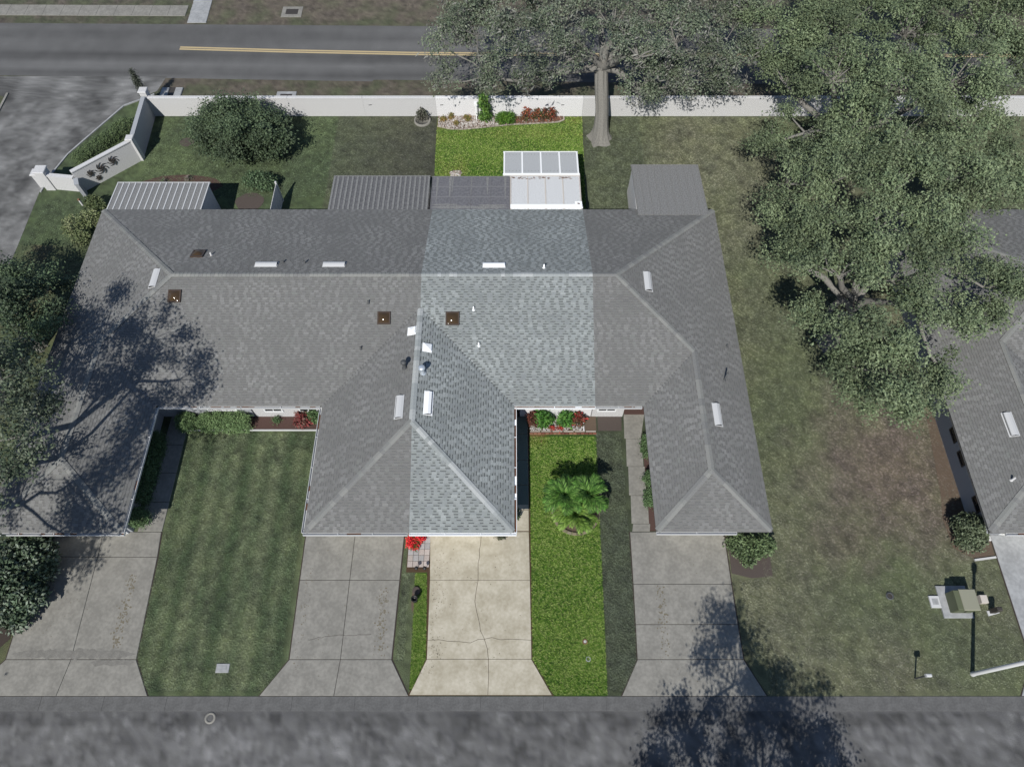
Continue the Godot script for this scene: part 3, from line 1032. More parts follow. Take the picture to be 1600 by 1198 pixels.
func build_setting() -> void:
	sheet("ground", -47.0, 47.0, -62.0, 1.0, 0.2, 0.0, M.ground, same, ground_color)
	# the land beyond the block
	var st := new_st()
	var o := [-420.0, 420.0, -420.0, 420.0]
	for r in [[o[0], -47.0, o[2], o[3]], [47.0, o[1], o[2], o[3]], [-47.0, 47.0, o[2], -62.0], [-47.0, 47.0, 1.0, o[3]]]:
		flat(st, V2([r[0], r[2], r[1], r[2], r[1], r[3], r[0], r[3]]), 0.0, lin(104, 110, 90))
	obj("outer_ground", st, M.ground).set_meta("kind", "structure")
	# streets
	sheet("street", -47.0, 47.0, -3.38, 6.0, 0.2, 0.006, M.street, same, street_color)
	sheet("north_road", -60.0, 60.0, 0.0, 1.0, 0.0834, 0.006, M.street, road_point, road_color)
	sheet("west_street", 0.0, 1.0, -48.0, 6.0, 0.04, 0.010, M.street, west_point, west_street_color)
	# centre line: two painted stripes
	for s in [-0.12, 0.12]:
		st = new_st()
		var pl := [Vector2(-26.8, -51.42), Vector2(-18, -51.05), Vector2(-8, -50.74), Vector2(10, -50.55), Vector2(60, -50.45)]
		for k in pl.size() - 1:
			var a: Vector2 = pl[k] + Vector2(0, s)
			var b: Vector2 = pl[k + 1] + Vector2(0, s)
			quad(st, Vector3(a.x, 0.012, a.y + 0.085), Vector3(b.x, 0.012, b.y + 0.085), Vector3(b.x, 0.012, b.y - 0.085), Vector3(a.x, 0.012, a.y - 0.085))
		obj("road_marking", st, M.yellow_paint).set_meta("kind", "structure")
	# the well kept lot: brighter grass behind and in front of the house
	sheet("lawn", 0.0, 1.0, -43.4, -31.0, 0.05, 0.008, M.ground, lot_back, lot_color)
	sheet("lawn", 0.0, 1.0, -17.3, -3.4, 0.04, 0.008, M.ground, lot_front, lot_color)
	sheet("lawn", 0.0, 1.0, -9.34, -3.45, 0.1, 0.008, M.ground, lot_strip, lot_color)
	var xf := []
	var cols := []
	var pal := [lin(66, 110, 18), lin(92, 138, 34), lin(134, 164, 66), lin(184, 198, 120), lin(36, 66, 8)]
	for k in 84000:
		var u := Vector2(rng.randf(), rng.randf())
		var p := Vector2.ZERO
		if k % 9 < 4:
			p = lot_back(Vector2(u.x, lerpf(-43.4, -34.8, u.y)))
			if p.x < 4.0 and p.y < lerpf(-41.98, -42.72, clampf((p.x + 3.6) / 6.0, 0, 1)):
				continue
		elif k % 9 < 8:
			p = lot_front(Vector2(u.x, lerpf(-17.0, -3.45, u.y)))
			if p.distance_to(Vector2(3.45, -12.55)) < 1.2:
				continue
		elif k % 3 == 2 and k % 2 == 0:
			p = lot_strip(Vector2(u.x, lerpf(-9.2, -3.7, u.y)))
		else:
			continue
		var lc := lot_color(p)
		var gcol: Color = pal[rng.randi() % pal.size()]
		gcol = gcol.lerp(lc, 0.25)
		xf.append(Transform3D(Basis(Vector3.UP, rng.randf() * TAU) * Basis.IDENTITY.scaled(Vector3(1, rng.randf_range(0.6, 1.2), 1)), Vector3(p.x, 0.006, p.y)))
		cols.append(gcol)
	var tuft := new_st()
	for k in 7:
		var a := TAU * k / 7.0 + rng.randf()
		var d := Vector3(cos(a), 0, sin(a))
		var s := Vector3(-d.z, 0, d.x) * 0.010
		var b0 := d * rng.randf() * 0.03
		var tp := b0 + d * rng.randf_range(0.02, 0.05) + Vector3(0, rng.randf_range(0.035, 0.07), 0)
		tri(tuft, b0 - s, b0 + s, tp)
	tuft.generate_normals()
	var tuft_mesh: ArrayMesh = tuft.commit()
	scatter("grass", self, tuft_mesh, xf, cols, M.blade)
	xf = []
	cols = []
	for r in [[13.2, 25.2, -31.0, -3.6, 26000], [-18.5, -11.3, -17.2, -3.6, 17000], [4.7, 6.2, -17.2, -3.6, 4500], [-26.4, -5.8, -43.3, -35.3, 14000], [5.4, 24.0, -43.3, -36.2, 12000], [5.4, 7.9, -36.2, -32.0, 1000], [12.6, 24.0, -36.2, -31.0, 5000], [11.75, 13.2, -8.9, -5.0, 700], [12.5, 13.2, -5.0, -3.6, 130], [-5.65, -5.3, -9.2, -5.0, 500], [13.0, 13.2, -31.0, -9.0, 300], [-32.5, -26.6, -35.0, -26.0, 3500]]:
		for k in int(r[4]):
			var p := Vector2(rng.randf_range(r[0], r[1]), rng.randf_range(r[2], r[3]))
			var gc := ground_color(p)
			var gg := rng.randf_range(0.6, 1.35)
			xf.append(Transform3D(Basis(Vector3.UP, rng.randf() * TAU) * Basis.IDENTITY.scaled(Vector3(1.5, rng.randf_range(0.5, 0.9), 1.5)), Vector3(p.x, -0.002, p.y)))
			cols.append(Color(gc.r * gg, gc.g * gg, gc.b * gg))
	scatter("grass", self, tuft_mesh, xf, cols, M.blade)

func road_point(q: Vector2) -> Vector2:
	var t := (q.x + 42.0) / 82.0
	return Vector2(q.x, lerpf(lerpf(-54.65, -53.65, t), lerpf(-48.1, -46.8, t) if t > 0.38 else lerpf(-48.15, -47.4, t / 0.38), q.y))

func west_point(q: Vector2) -> Vector2:
	var east := [[-48.2, -27.0], [-46.3, -27.4], [-44.65, -29.6], [-41.5, -31.25], [-39.5, -32.3], [-37.6, -32.85], [-35.8, -33.1], [-31.0, -33.0], [7.0, -32.9]]
	var ex := -33.0
	for k in east.size() - 1:
		if q.y >= east[k][0] and q.y <= east[k + 1][0]:
			ex = lerpf(east[k][1], east[k + 1][1], (q.y - east[k][0]) / (east[k + 1][0] - east[k][0]))
	var wx := -38.7 - 6.0 * clampf((-45.5 - q.y) / 2.5, 0, 1)
	return Vector2(lerpf(wx, ex, q.x), q.y)

func lot_edge(z: float) -> Vector2:
	var t := (z + 43.46) / 40.02
	return Vector2(lerpf(-5.62, -4.9, t), lerpf(5.25, 4.56, t))

func lot_back(q: Vector2) -> Vector2:
	var e := lot_edge(q.y)
	return Vector2(lerpf(e.x, e.y, q.x), q.y)

func lot_front(q: Vector2) -> Vector2:
	var e := lot_edge(q.y)
	var l := 1.0
	if q.y > -5.05:
		l = lerpf(1.0, 1.98, (q.y + 5.05) / 1.61)
	return Vector2(lerpf(l, e.y, q.x), q.y)

func lot_strip(q: Vector2) -> Vector2:
	var e := lot_edge(q.y)
	var r := lerpf(-4.43, -4.24, (q.y + 9.34) / 4.3)
	if q.y > -5.05:
		r = lerpf(-4.24, -4.96, (q.y + 5.05) / 1.6)
	return Vector2(lerpf(minf(e.x, r - 0.01), r, q.x), q.y)

# ------------------------------------------------------------------ drives and walks
func build_paving() -> void:
	# bright drive: slabs parted by joints and by one long crack
	var t := thing("driveway", "clean beige concrete driveway with a long crack, on the bright green lot", "driveway", Vector3(-1.7, 0, -7.5))
	var soil := new_st()
	prism(soil, V2([-4.46, -11.5, 0.99, -11.5, 1.05, -5.0, 2.02, -3.42, -5.0, -3.42, -4.28, -5.05]), -0.06, 0.014, 0.0)
	obj("earth_joint", soil, M.soil, t)
	var ck := [[-1.63, -11.45], [-1.66, -10.8], [-1.72, -10.45], [-1.70, -10.1], [-1.77, -9.77], [-1.75, -8.89], [-1.83, -8.4], [-1.89, -7.81], [-1.78, -7.3], [-1.62, -6.72], [-1.58, -6.4], [-1.37, -6.0], [-1.22, -5.55], [-1.16, -5.06], [-1.13, -4.3], [-1.16, -3.44]]
	var g := 0.011
	var rows := [[0, 5], [5, 11], [11, 13], [13, 15]]
	var lx := [[-4.36, -4.23], [-4.23, -4.18], [-4.18, -4.17], [-4.17, -4.91]]
	var rx := [[0.89, 0.92], [0.92, 0.945], [0.945, 0.945], [0.945, 1.9]]
	var crossl := [[-4.18, -5.95], [-3.6, -5.97], [-3.17, -5.90], [-2.6, -5.88], [-2.06, -5.82], [-1.7, -5.98], [-1.37, -6.0]]
	var crossr := [[-1.37, -6.0], [-1.0, -6.08], [-0.6, -5.97], [0.0, -6.0], [0.945, -5.95]]
	for r in 4:
		var left := []
		var right := []
		for k in range(rows[r][0], rows[r][1] + 1):
			var zz: float = ck[k][1]
			if k == rows[r][0]:
				zz += g
			if k == rows[r][1]:
				zz -= g
			if r == 1 and k == rows[r][1] or r == 2 and k == rows[r][0]:
				zz = ck[k][1] + (g if r == 2 else -g)
			left.append_array([ck[k][0] - g, zz])
			right.append_array([ck[k][0] + g, zz])
		var z0: float = ck[rows[r][0]][1] + g
		var z1: float = ck[rows[r][1]][1] - g
		# closing edges: straight joints, or the crosswise crack between rows 1 and 2
		if r == 1:
			for k in range(crossl.size() - 2, -1, -1):
				left.append_array([crossl[k][0], crossl[k][1] - g])
			for k in range(1, crossr.size()):
				right.append_array([crossr[k][0], crossr[k][1] - g])
			left.append_array([lx[r][0], z0])
			right.append_array([rx[r][0], z0])
		elif r == 2:
			left.append_array([lx[r][1], z1])
			for k in range(0, crossl.size() - 1):
				left.append_array([crossl[k][0], crossl[k][1] + g])
			right.append_array([rx[r][1], z1])
			for k in range(crossr.size() - 1, 0, -1):
				right.append_array([crossr[k][0], crossr[k][1] + g])
		else:
			left.append_array([lx[r][1], z1, lx[r][0], z0])
			right.append_array([rx[r][1], z1, rx[r][0], z0])
		for ring in [left, right]:
			var st := new_st()
			prism(st, V2(ring), -0.05, 0.045, 0.0)
			obj("concrete_slab", st, M.concrete_bright, t)
	# dark mildew specks down the west edge of the drive
	var stain := new_st()
	for k in 150:
		var zc := rng.randf_range(-10.6, -4.4)
		var wide := 0.28 if zc < -6.0 else 0.16
		var xc := -3.8 + rng.randfn() * wide * (1.4 if zc < -8.8 else 1.0)
		if zc > -5.0:
			xc -= (zc + 5.0) * 0.35
		if xc < -4.1 and zc < -5:
			continue
		flat(stain, V2(blob_ring(xc, zc, rng.randf_range(0.01, 0.032), rng.randf_range(0.01, 0.034), 6, 0.35)), 0.0475 + k * 0.00001)
	for k in 26:
		flat(stain, V2(blob_ring(rng.randf_range(-3.6, 0.6), rng.randf_range(-10.9, -4.0), rng.randf_range(0.012, 0.03), rng.randf_range(0.012, 0.03), 6, 0.3)), 0.0475 + k * 0.00001)
	obj("mildew_specks", stain, M.mildew, t, "stuff")
	# entry walk beside the garage wing
	var w := thing("walkway", "narrow concrete walkway between the bright lawn and the house wing", "walkway", Vector3(0.4, 0, -14.5))
	soil = new_st()
	prism(soil, V2([-0.7, -18.4, 1.0, -18.4, 0.99, -11.5, -0.7, -11.5]), -0.06, 0.014, 0.0)
	obj("earth_joint", soil, M.soil, w)
	var zs := [-18.38, -17.2, -15.58, -14.09, -12.66, -11.49]
	for k in 5:
		slab(w, [-0.68, zs[k] + 0.012, 0.9, zs[k] + 0.012, 0.9, zs[k + 1] - 0.012, -0.68, zs[k + 1] - 0.012], 0.045, M.concrete_bright)
	for q in [[-18.3, -17.22], [-17.18, -15.6], [-15.56, -14.11], [-14.07, -12.95]]:  # dark sheets over the slabs, deepening the eave shadow by colour
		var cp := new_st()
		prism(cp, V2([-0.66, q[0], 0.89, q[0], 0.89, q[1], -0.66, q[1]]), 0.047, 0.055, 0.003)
		obj("shade_sheet", cp, M.shade_tint, w)
	# the neighbours' drives
	drive("grey concrete driveway at the far left, shaded at its top by the oak", [[-24.9, -18.71, -11.45], [-24.85, -18.6, -10.1], [-24.8, -18.41, -5.05], [-26.2, -17.46, -3.4]], [2, 1], 0.5, M.concrete, [])
	drive("grey concrete driveway left of the bright lot, beside the striped lawn", [[-10.97, -5.73, -11.45], [-10.95, -5.8, -8.9], [-10.91, -5.9, -5.05], [-12.1, -4.96, -3.4]], [1, 1], 0.5, M.concrete, [])
	drive("grey concrete driveway right of the bright lot, crossed by leaf shadow", [[6.3, 11.3, -11.45], [6.25, 11.3, -8.7], [6.2, 11.32, -6.7], [6.15, 11.35, -5.05], [5.27, 12.2, -3.4]], [1, 1], 0.2, M.concrete, [])
	drive("pale concrete driveway at the right edge of the picture", [[25.45, 31.0, -11.3], [25.42, 31.0, -6.0], [25.4, 31.0, -5.0], [24.4, 32.0, -3.4]], [1, 1], 0.5, M.concrete_pale, [])
	var dt: Node3D = get_node("driveway_001")
	var sn := new_st()
	specks(sn, 120, -19.6, -9.2, -5.6, 0.14, 0.05, 0.0475)
	specks(sn, 60, -23.2, -9.6, -6.0, 0.9, 0.025, 0.049)
	obj("dirt_specks", sn, M.mildew, dt, "stuff")
	sn = new_st()
	ragged(sn, -24.6, -18.5, -5.3, 0.16, 0.0465)
	ragged(sn, -20.6, -18.5, -4.9, 0.1, 0.047)
	obj("water_stain", sn, M.damp, dt, "stuff")
	dt = get_node("driveway_002")
	sn = new_st()
	specks(sn, 110, -6.5, -8.5, -5.2, 0.16, 0.045, 0.0475)
	specks(sn, 60, -10.5, -9.5, -4.6, 0.1, 0.03, 0.049)
	specks(sn, 40, -8.3, -10.5, -4.0, 1.2, 0.025, 0.0495)
	obj("dirt_specks", sn, M.mildew, dt, "stuff")
	sn = new_st()
	crack(sn, [[-10.1, -5.95], [-9.3, -6.12], [-8.6, -6.2], [-7.8, -6.16], [-7.0, -6.22]], 0.008, 0.0472)
	obj("crack", sn, M.soil_grey, dt)
	dt = get_node("driveway_003")
	sn = new_st()
	specks(sn, 90, 7.6, -8.6, -5.2, 0.12, 0.045, 0.0475)
	specks(sn, 60, 9.5, -10.6, -4.0, 1.2, 0.025, 0.0495)
	obj("dirt_specks", sn, M.mildew, dt, "stuff")
	# walk up to the right hand house
	w = thing("walkway", "grey concrete walkway leading to the porch of the right hand house", "walkway", Vector3(6.9, 0, -15))
	zs = [-18.76, -16.9, -15.2, -13.5, -11.9, -11.47]
	for k in 5:
		slab(w, [6.5, zs[k] + 0.012, 7.42 if zs[k] > -17 else 7.75, zs[k] + 0.012, 7.36, zs[k + 1] - 0.012, 6.42, zs[k + 1] - 0.012], 0.045, M.concrete)
	# walk beside the left wing
	w = thing("walkway", "grey concrete walkway shaded by the left wing, along the striped lawn", "walkway", Vector3(-19.1, 0, -14.5))
	zs = [-18.38, -16.5, -14.8, -13.1, -11.46]
	for k in 4:
		slab(w, [-19.75 - k * 0.06, zs[k] + 0.012, -18.68, zs[k] + 0.012, -18.69, zs[k + 1] - 0.012, -19.8 - k * 0.06, zs[k + 1] - 0.012], 0.045, M.concrete)
	# pavers beside the drive
	w = thing("paver_patio", "small pad of square pinkish pavers beside the bright drive", "pavers", Vector3(-4.6, 0, -10.3))
	soil = new_st()
	prism(soil, V2([-5.5, -11.5, -4.3, -11.5, -4.26, -9.3, -5.5, -9.3]), -0.06, 0.012, 0.0)
	obj("earth_joint", soil, M.soil, w)
	for i in 4:
		for j in 6:
			var x0 := -5.46 + i * 0.285
			var z0 := -11.45 + j * 0.315
			var st := new_st()
			var gg := rng.randf_range(0.85, 1.05)
			var cc := lin(214, 202, 196) if rng.randf() < 0.6 else lin(196, 194, 194)
			bbox(st, x0, x0 + 0.27, -0.03, 0.04 + rng.randf() * 0.006, z0, z0 + 0.3, 0.01, Color(cc.r * gg, cc.g * gg, cc.b * gg))
			obj("paver", st, M.stone, w)
	# far pavement by the north road
	w = thing("sidewalk", "grey concrete sidewalk beyond the north road", "sidewalk", Vector3(-36, 0, -56.3))
	for k in 18:
		var x1 := -27.3 - k * 1.5
		slab(w, [x1 - 1.49, -56.95 - k * 0.012, x1, -56.95 - k * 0.012, x1, -55.55 - k * 0.012, x1 - 1.49, -55.55 - k * 0.012], 0.05, M.concrete)
	w = thing("footpath", "short concrete path running up from the north road", "path", Vector3(-26.2, 0, -57))
	for k in 5:
		slab(w, [-26.95 - k * 0.05, -54.65 - (k + 1) * 1.4 + 0.02, -25.4 - k * 0.05, -54.65 - (k + 1) * 1.4 + 0.02, -25.36 - k * 0.05, -54.65 - k * 1.4, -26.93 - k * 0.05, -54.65 - k * 1.4], 0.05, M.concrete_pale)
	# kerbs
	var kb := thing("kerb", "thin pale curved kerb along the hedge strip by the entrance wall", "kerb", Vector3(-31, 0, -41))
	var pl := [[-27.5, -45.9], [-29.5, -44.6], [-31.15, -41.5], [-32.2, -39.5], [-32.75, -37.6], [-33.0, -35.8]]
	for k in pl.size() - 1:
		var st := new_st()
		wall_seg(st, Vector2(pl[k][0], pl[k][1]), Vector2(pl[k + 1][0], pl[k + 1][1]), -0.05, 0.08, 0.11)
		obj("kerb_stone", st, M.concrete_pale, kb)
	kb = thing("kerb", "pale kerb on the far side of the mottled side street", "kerb", Vector3(-38.7, 0, -42))
	for k in 5:
		var st := new_st()
		box(st, -38.9, -38.74, -0.05, 0.09, -46.0 + k * 2.5, -43.53 + k * 2.5)
		obj("kerb_stone", st, M.concrete, kb)
	# seams of the gutter along the street
	var gt := thing("street_gutter", "shallow concrete gutter along the front of the drives", "gutter", Vector3(0, 0, -3.1))
	for k in 31:
		var st := new_st()
		var x0 := -46.5 + k * 3.0
		prism(st, V2([x0 + 0.008, -3.39, x0 + 2.992, -3.39, x0 + 2.992, -2.75, x0 + 0.008, -2.75]), -0.03, 0.018, 0.004)
		obj("gutter_section", st, M.gutter_concrete, gt)

func ragged(st: SurfaceTool, x0: float, x1: float, z: float, half: float, y: float) -> void:
	var top := []
	var bot := []
	var n := int((x1 - x0) / 0.12)
	for k in n + 1:
		var x := lerpf(x0, x1, float(k) / n)
		var e := minf(1.0, 8.0 * minf(float(k) / n, 1.0 - float(k) / n)) + 0.05
		top.append_array([x, z - half * e * (0.8 + 1.6 * absf(noise_a.get_noise_2d(x * 60.0, z * 90.0)))])
		bot = [x, z + half * e * (0.8 + 1.6 * absf(noise_a.get_noise_2d(x * 60.0 + 400.0, z * 90.0)))] + bot
	flat(st, V2(top + bot), y)

func specks(st: SurfaceTool, n: int, x: float, z0: float, z1: float, sx: float, r: float, y: float) -> void:
	for k in n:
		flat(st, V2(blob_ring(x + rng.randfn() * sx, rng.randf_range(z0, z1), r * rng.randf_range(0.4, 1.2), r * rng.randf_range(0.4, 1.3), 6, 0.3)), y + k * 0.00001)

func crack(st: SurfaceTool, pts: Array, w: float, y: float) -> void:
	for k in pts.size() - 1:
		var a := Vector2(pts[k][0], pts[k][1])
		var b := Vector2(pts[k + 1][0], pts[k + 1][1])
		var n := maxi(2, int(a.distance_to(b) / 0.15))
		var last := a
		for i in range(1, n + 1):
			var q := a.lerp(b, float(i) / n) + Vector2(rng.randfn(), rng.randfn()) * (0.016 if i < n else 0.0)
			var d := (q - last).normalized()
			var s := Vector2(-d.y, d.x) * w
			flat(st, V2([last.x - s.x, last.y - s.y, q.x - s.x, q.y - s.y, q.x + s.x, q.y + s.y, last.x + s.x, last.y + s.y]), y)
			last = q

func drive(label: String, rows: Array, cols: Array, split: float, m: Material, _x: Array) -> void:
	var mid: float = (rows[0][0] + rows[0][1]) / 2.0
	var t := thing("driveway", label, "driveway", Vector3(mid, 0, -7.4))
	var soil := new_st()
	var l := []
	var r := []
	for q in rows:
		r.append_array([q[1] + 0.05, q[2]])
		l = [q[0] - 0.05, q[2]] + l
	prism(soil, V2(r + l), -0.06, 0.012, 0.0)
	obj("earth_joint", soil, M.soil_grey, t)
	for k in rows.size() - 1:
		var a: Array = rows[k]
		var b: Array = rows[k + 1]
		var n: int = 2 if split > 0.3 else 1
		for j in n:
			var u0 := float(j) / n
			var u1 := float(j + 1) / n
			slab(t, [lerpf(a[0], a[1], u0) + 0.01, a[2] + 0.012, lerpf(a[0], a[1], u1) - 0.01, a[2] + 0.012, lerpf(b[0], b[1], u1) - 0.01, b[2] - 0.012, lerpf(b[0], b[1], u0) + 0.01, b[2] - 0.012], 0.045, m)

# ------------------------------------------------------------------ houses
func build_houses() -> void:
	var bright := {"deck": lin(123, 125, 124), "under": lin(158, 164, 163), "dark": lin(103, 107, 109), "band": true, "vary": 0.05,
		"tabs": [lin(166, 172, 172), lin(161, 167, 168), lin(171, 177, 177), lin(157, 163, 164)], "caps": [lin(194, 199, 200), lin(180, 186, 187), lin(172, 178, 178), lin(202, 206, 206)]}
	var dull := {"deck": lin(114, 114, 113), "under": lin(134, 134, 132), "dark": lin(121, 121, 121), "band": true, "vary": 0.05,
		"tabs": [lin(140, 140, 139), lin(136, 136, 135), lin(145, 145, 144), lin(139, 140, 138)], "caps": [lin(159, 160, 157), lin(151, 152, 150), lin(143, 144, 143)]}
	var RY := EAVE + 7.075 * SLOPE
	# --- leftmost house
	var h := thing("attached_house", "leftmost grey shingled house of the row, its roof mottled by the oak's shadow", "house", Vector3(-20.5, 0, -21.5), "attached houses under one grey shingle roof")
	roof_slope(h, [-26.3, -31.88, -19.22, -24.8, -14.8, -24.8, -14.8, -31.88], "x", -31.88, 1.0, dull)
	roof_slope(h, [-26.3, -31.88, -26.3, -10.65, -22.875, -14.07, -22.875, -21.15, -19.22, -24.8], "z", -26.3, 1.0, dull)
	roof_slope(h, [-19.22, -24.8, -14.8, -24.8, -14.8, -17.73, -19.45, -17.73, -22.875, -21.15], "x", -17.73, -1.0, dull)
	roof_slope(h, [-22.875, -21.15, -22.875, -14.07, -19.45, -10.65, -19.45, -17.73], "z", -19.45, -1.0, dull)
	roof_slope(h, [-22.875, -14.07, -19.45, -10.65, -26.3, -10.65], "x", -10.65, -1.0, dull)
	var y1 := EAVE + 3.425 * SLOPE
	ridge(h, Vector3(-19.22, RY, -24.8), Vector3(-14.8, RY, -24.8), 0.055, dull)
	ridge(h, Vector3(-26.25, EAVE, -31.83), Vector3(-19.22, RY, -24.8), 0.035, dull)
	ridge(h, Vector3(-19.22, RY, -24.8), Vector3(-22.875, y1, -21.15), 0.035, dull)
	ridge(h, Vector3(-22.875, y1, -21.15), Vector3(-22.875, y1, -14.07), 0.055, dull)
	ridge(h, Vector3(-22.875, y1, -14.07), Vector3(-19.5, EAVE, -10.7), 0.035, dull)
	ridge(h, Vector3(-22.875, y1, -14.07), Vector3(-26.25, EAVE, -10.7), 0.035, dull)
	gutter(h, Vector2(-19.45, -17.6), Vector2(-19.45, -10.65), Vector2(1, 0), 0.2, M.trim_grey)
	gutter(h, Vector2(-19.3, -17.73), Vector2(-14.82, -17.73), Vector2(0, 1), 0.2, M.trim_grey)
	gutter(h, Vector2(-26.3, -10.65), Vector2(-19.3, -10.65), Vector2(0, 1), 0.2, M.trim_grey)
	walls(h, [[-20.3, -11.45, -20.3, -18.4], [-20.2, -18.4, -14.9, -18.4], [-25.5, -11.45, -20.4, -11.45], [-25.5, -11.5, -25.5, -31.1], [-25.4, -31.1, -14.9, -31.1]], M.stucco_grey)
	garage_door(h, -22.8, -11.45, 4.6)
	for z in [-12.9, -15.6]:
		window_at(h, Vector3(-20.3, 1.5, z), Vector3(0, 0, 1), Vector3(1, 0, 0), 1.2, 1.0)
	window_at(h, Vector3(-16.5, 1.35, -18.4), Vector3(1, 0, 0), Vector3(0, 0, 1), 1.6, 1.0)
	window_at(h, Vector3(-25.5, 1.5, -26), Vector3(0, 0, 1), Vector3(-1, 0, 0), 1.4, 1.0)
	roof_vent(h, Vector3(-20.32, 4.56, -24.8), "z", 1.0, 0.62, M.trim_grey)
	skylight(h, Vector3(-18.92, 4.52, -23.59), "x", -1.0)
	skylight(h, Vector3(-18.4, 4.25, -26.8), "x", 1.0)
	pipe(h, Vector3(-17.6, 4.3, -26.7), 0.22, 0.045, M.white)
	# --- second house, left half of the shared wing
	h = thing("attached_house", "dull grey shingled house just left of the bright one, sharing its middle wing", "house", Vector3(-10.0, 0, -21.5), "attached houses under one grey shingle roof")
	roof_slope(h, [-14.8, -31.88, -14.8, -24.8, -5.12, -24.8, -5.12, -31.88], "x", -31.88, 1.0, dull)
	roof_slope(h, [-14.8, -24.8, -5.12, -24.8, -5.12, -22.955, -10.35, -17.73, -14.8, -17.73], "x", -17.73, -1.0, dull)
	roof_slope(h, [-5.12, -22.955, -5.12, -15.88, -10.35, -10.65, -10.35, -17.73], "z", -10.35, 1.0, dull)
	roof_slope(h, [-5.12, -15.88, -5.12, -10.65, -10.35, -10.65], "x", -10.65, -1.0, dull)
	var yc := EAVE + 5.23 * SLOPE
	ridge(h, Vector3(-14.8, RY, -24.8), Vector3(-5.13, RY, -24.8), 0.055, dull)
	ridge(h, Vector3(-5.15, yc, -15.92), Vector3(-10.3, EAVE, -10.7), 0.035, dull)
	gutter(h, Vector2(-10.35, -17.6), Vector2(-10.35, -10.65), Vector2(-1, 0), 0.15, M.trim_grey)
	gutter(h, Vector2(-10.4, -10.65), Vector2(-5.2, -10.65), Vector2(0, 1), 0.15, M.trim_grey)
	gutter(h, Vector2(-14.78, -17.73), Vector2(-10.5, -17.73), Vector2(0, 1), 0.15, M.trim_grey)
	walls(h, [[-14.8, -18.4, -9.6, -18.4], [-9.55, -18.3, -9.55, -11.5], [-9.45, -11.45, -5.15, -11.45], [-14.8, -31.1, -5.15, -31.1]], M.white)
	garage_door(h, -7.9, -11.45, 3.6)
	for x in [-13.6, -11.6]:
		window_at(h, Vector3(x, 1.15, -18.4), Vector3(1, 0, 0), Vector3(0, 0, 1), 1.0, 0.9)
	roof_vent(h, Vector3(-14.1, 4.63, -25.72), "x", 1.0, 0.62, M.trim_grey)
	roof_vent(h, Vector3(-10.21, 4.63, -25.72), "x", 1.0, 0.62, M.trim_grey)
	roof_vent(h, Vector3(-5.85, 4.06, -16.85), "z", 1.0, 0.64, M.trim_grey)
	square_vent(h, Vector3(-5.5, 4.17, -21.5), "z", 1.0)
	skylight(h, Vector3(-7.14, 4.11, -22.39), "x", -1.0)
	pipe(h, Vector3(-5.75, 4.09, -19.2), 0.55, 0.09, M.lead, true)
	pipe(h, Vector3(-8.36, 3.54, -20.74), 0.2, 0.045, M.lead)
	pipe(h, Vector3(-8.03, 4.4, -23.23), 0.2, 0.045, M.lead)
	pipe(h, Vector3(-11.93, 4.55, -25.9), 0.25, 0.05, M.lead)
	pipe(h, Vector3(-13.2, 4.53, -25.97), 0.2, 0.05, M.lead)
	# --- the bright house
	h = thing("attached_house", "crisp blue grey shingled house of the bright lot, with white roof vents and bronze skylight", "house", Vector3(0.0, 0, -21.5), "attached houses under one grey shingle roof")
	roof_slope(h, [-5.12, -31.88, -5.12, -24.8, 4.55, -24.8, 4.55, -31.88], "x", -31.88, 1.0, bright)
	roof_slope(h, [-5.12, -24.8, 4.55, -24.8, 4.55, -17.73, 0.1, -17.73, -5.12, -22.955], "x", -17.73, -1.0, bright)
	roof_slope(h, [-5.12, -22.955, 0.1, -17.73, 0.1, -10.65, -5.12, -15.88], "z", 0.1, -1.0, bright)
	roof_slope(h, [-5.12, -15.88, 0.1, -10.65, -5.12, -10.65], "x", -10.65, -1.0, bright)
	ridge(h, Vector3(-5.12, RY, -24.8), Vector3(4.55, RY, -24.8), 0.055, bright)
	ridge(h, Vector3(-5.1, yc, -15.88), Vector3(0.05, EAVE, -10.7), 0.035, bright)
	ridge(h, Vector3(-5.12, yc, -22.9), Vector3(-5.12, yc, -15.9), 0.055, bright)
	gutter(h, Vector2(0.1, -17.58), Vector2(0.1, -10.66), Vector2(1, 0), 0.85, M.metal_white)
	gutter(h, Vector2(0.1, -17.73), Vector2(4.55, -17.73), Vector2(0, 1), 0.85, M.metal_white)
	gutter(h, Vector2(-5.12, -10.65), Vector2(0.22, -10.65), Vector2(0, 1), 0.0, M.metal_white)
	walls(h, [[-0.8, -18.4, 4.55, -18.4], [-0.7, -18.3, -0.7, -11.5], [-5.1, -11.45, -0.75, -11.45], [-5.1, -31.1, 4.5, -31.1]], M.white_bright)
	garage_door(h, -2.3, -11.45, 3.6)
	for x in [1.75, 3.4]:
		window_at(h, Vector3(x, 1.45, -18.4), Vector3(1, 0, 0), Vector3(0, 0, 1), 0.6, 0.6)
	var st := new_st()
	box(st, -0.45, 0.45, 0.06, 2.1, -18.31, -18.26)
	var door := obj("door", st, M.glass_dark, h)
	st = new_st()
	fbox(st, Vector3(0.36, 1.0, -18.235), Vector3(0.02, 0, 0), Vector3(0, 0.07, 0), Vector3(0, 0, 0.025))
	obj("handle", st, M.steel, door)
	roof_vent(h, Vector3(-1.03, 4.65, -25.65), "x", 1.0, 0.62)
	roof_vent(h, Vector3(-4.4, 4.05, -17.08), "z", -1.0, 0.66)
	square_vent(h, Vector3(-4.62, 4.13, -20.44), "z", -1.0)
	skylight(h, Vector3(-3.32, 4.1, -22.36), "x", -1.0, 0.38)
	pipe(h, Vector3(-4.76, 4.16, -18.85), 0.5, 0.11, M.steel, true)
	pipe(h, Vector3(-2.15, 4.27, -22.85), 0.26, 0.045, M.metal_white)
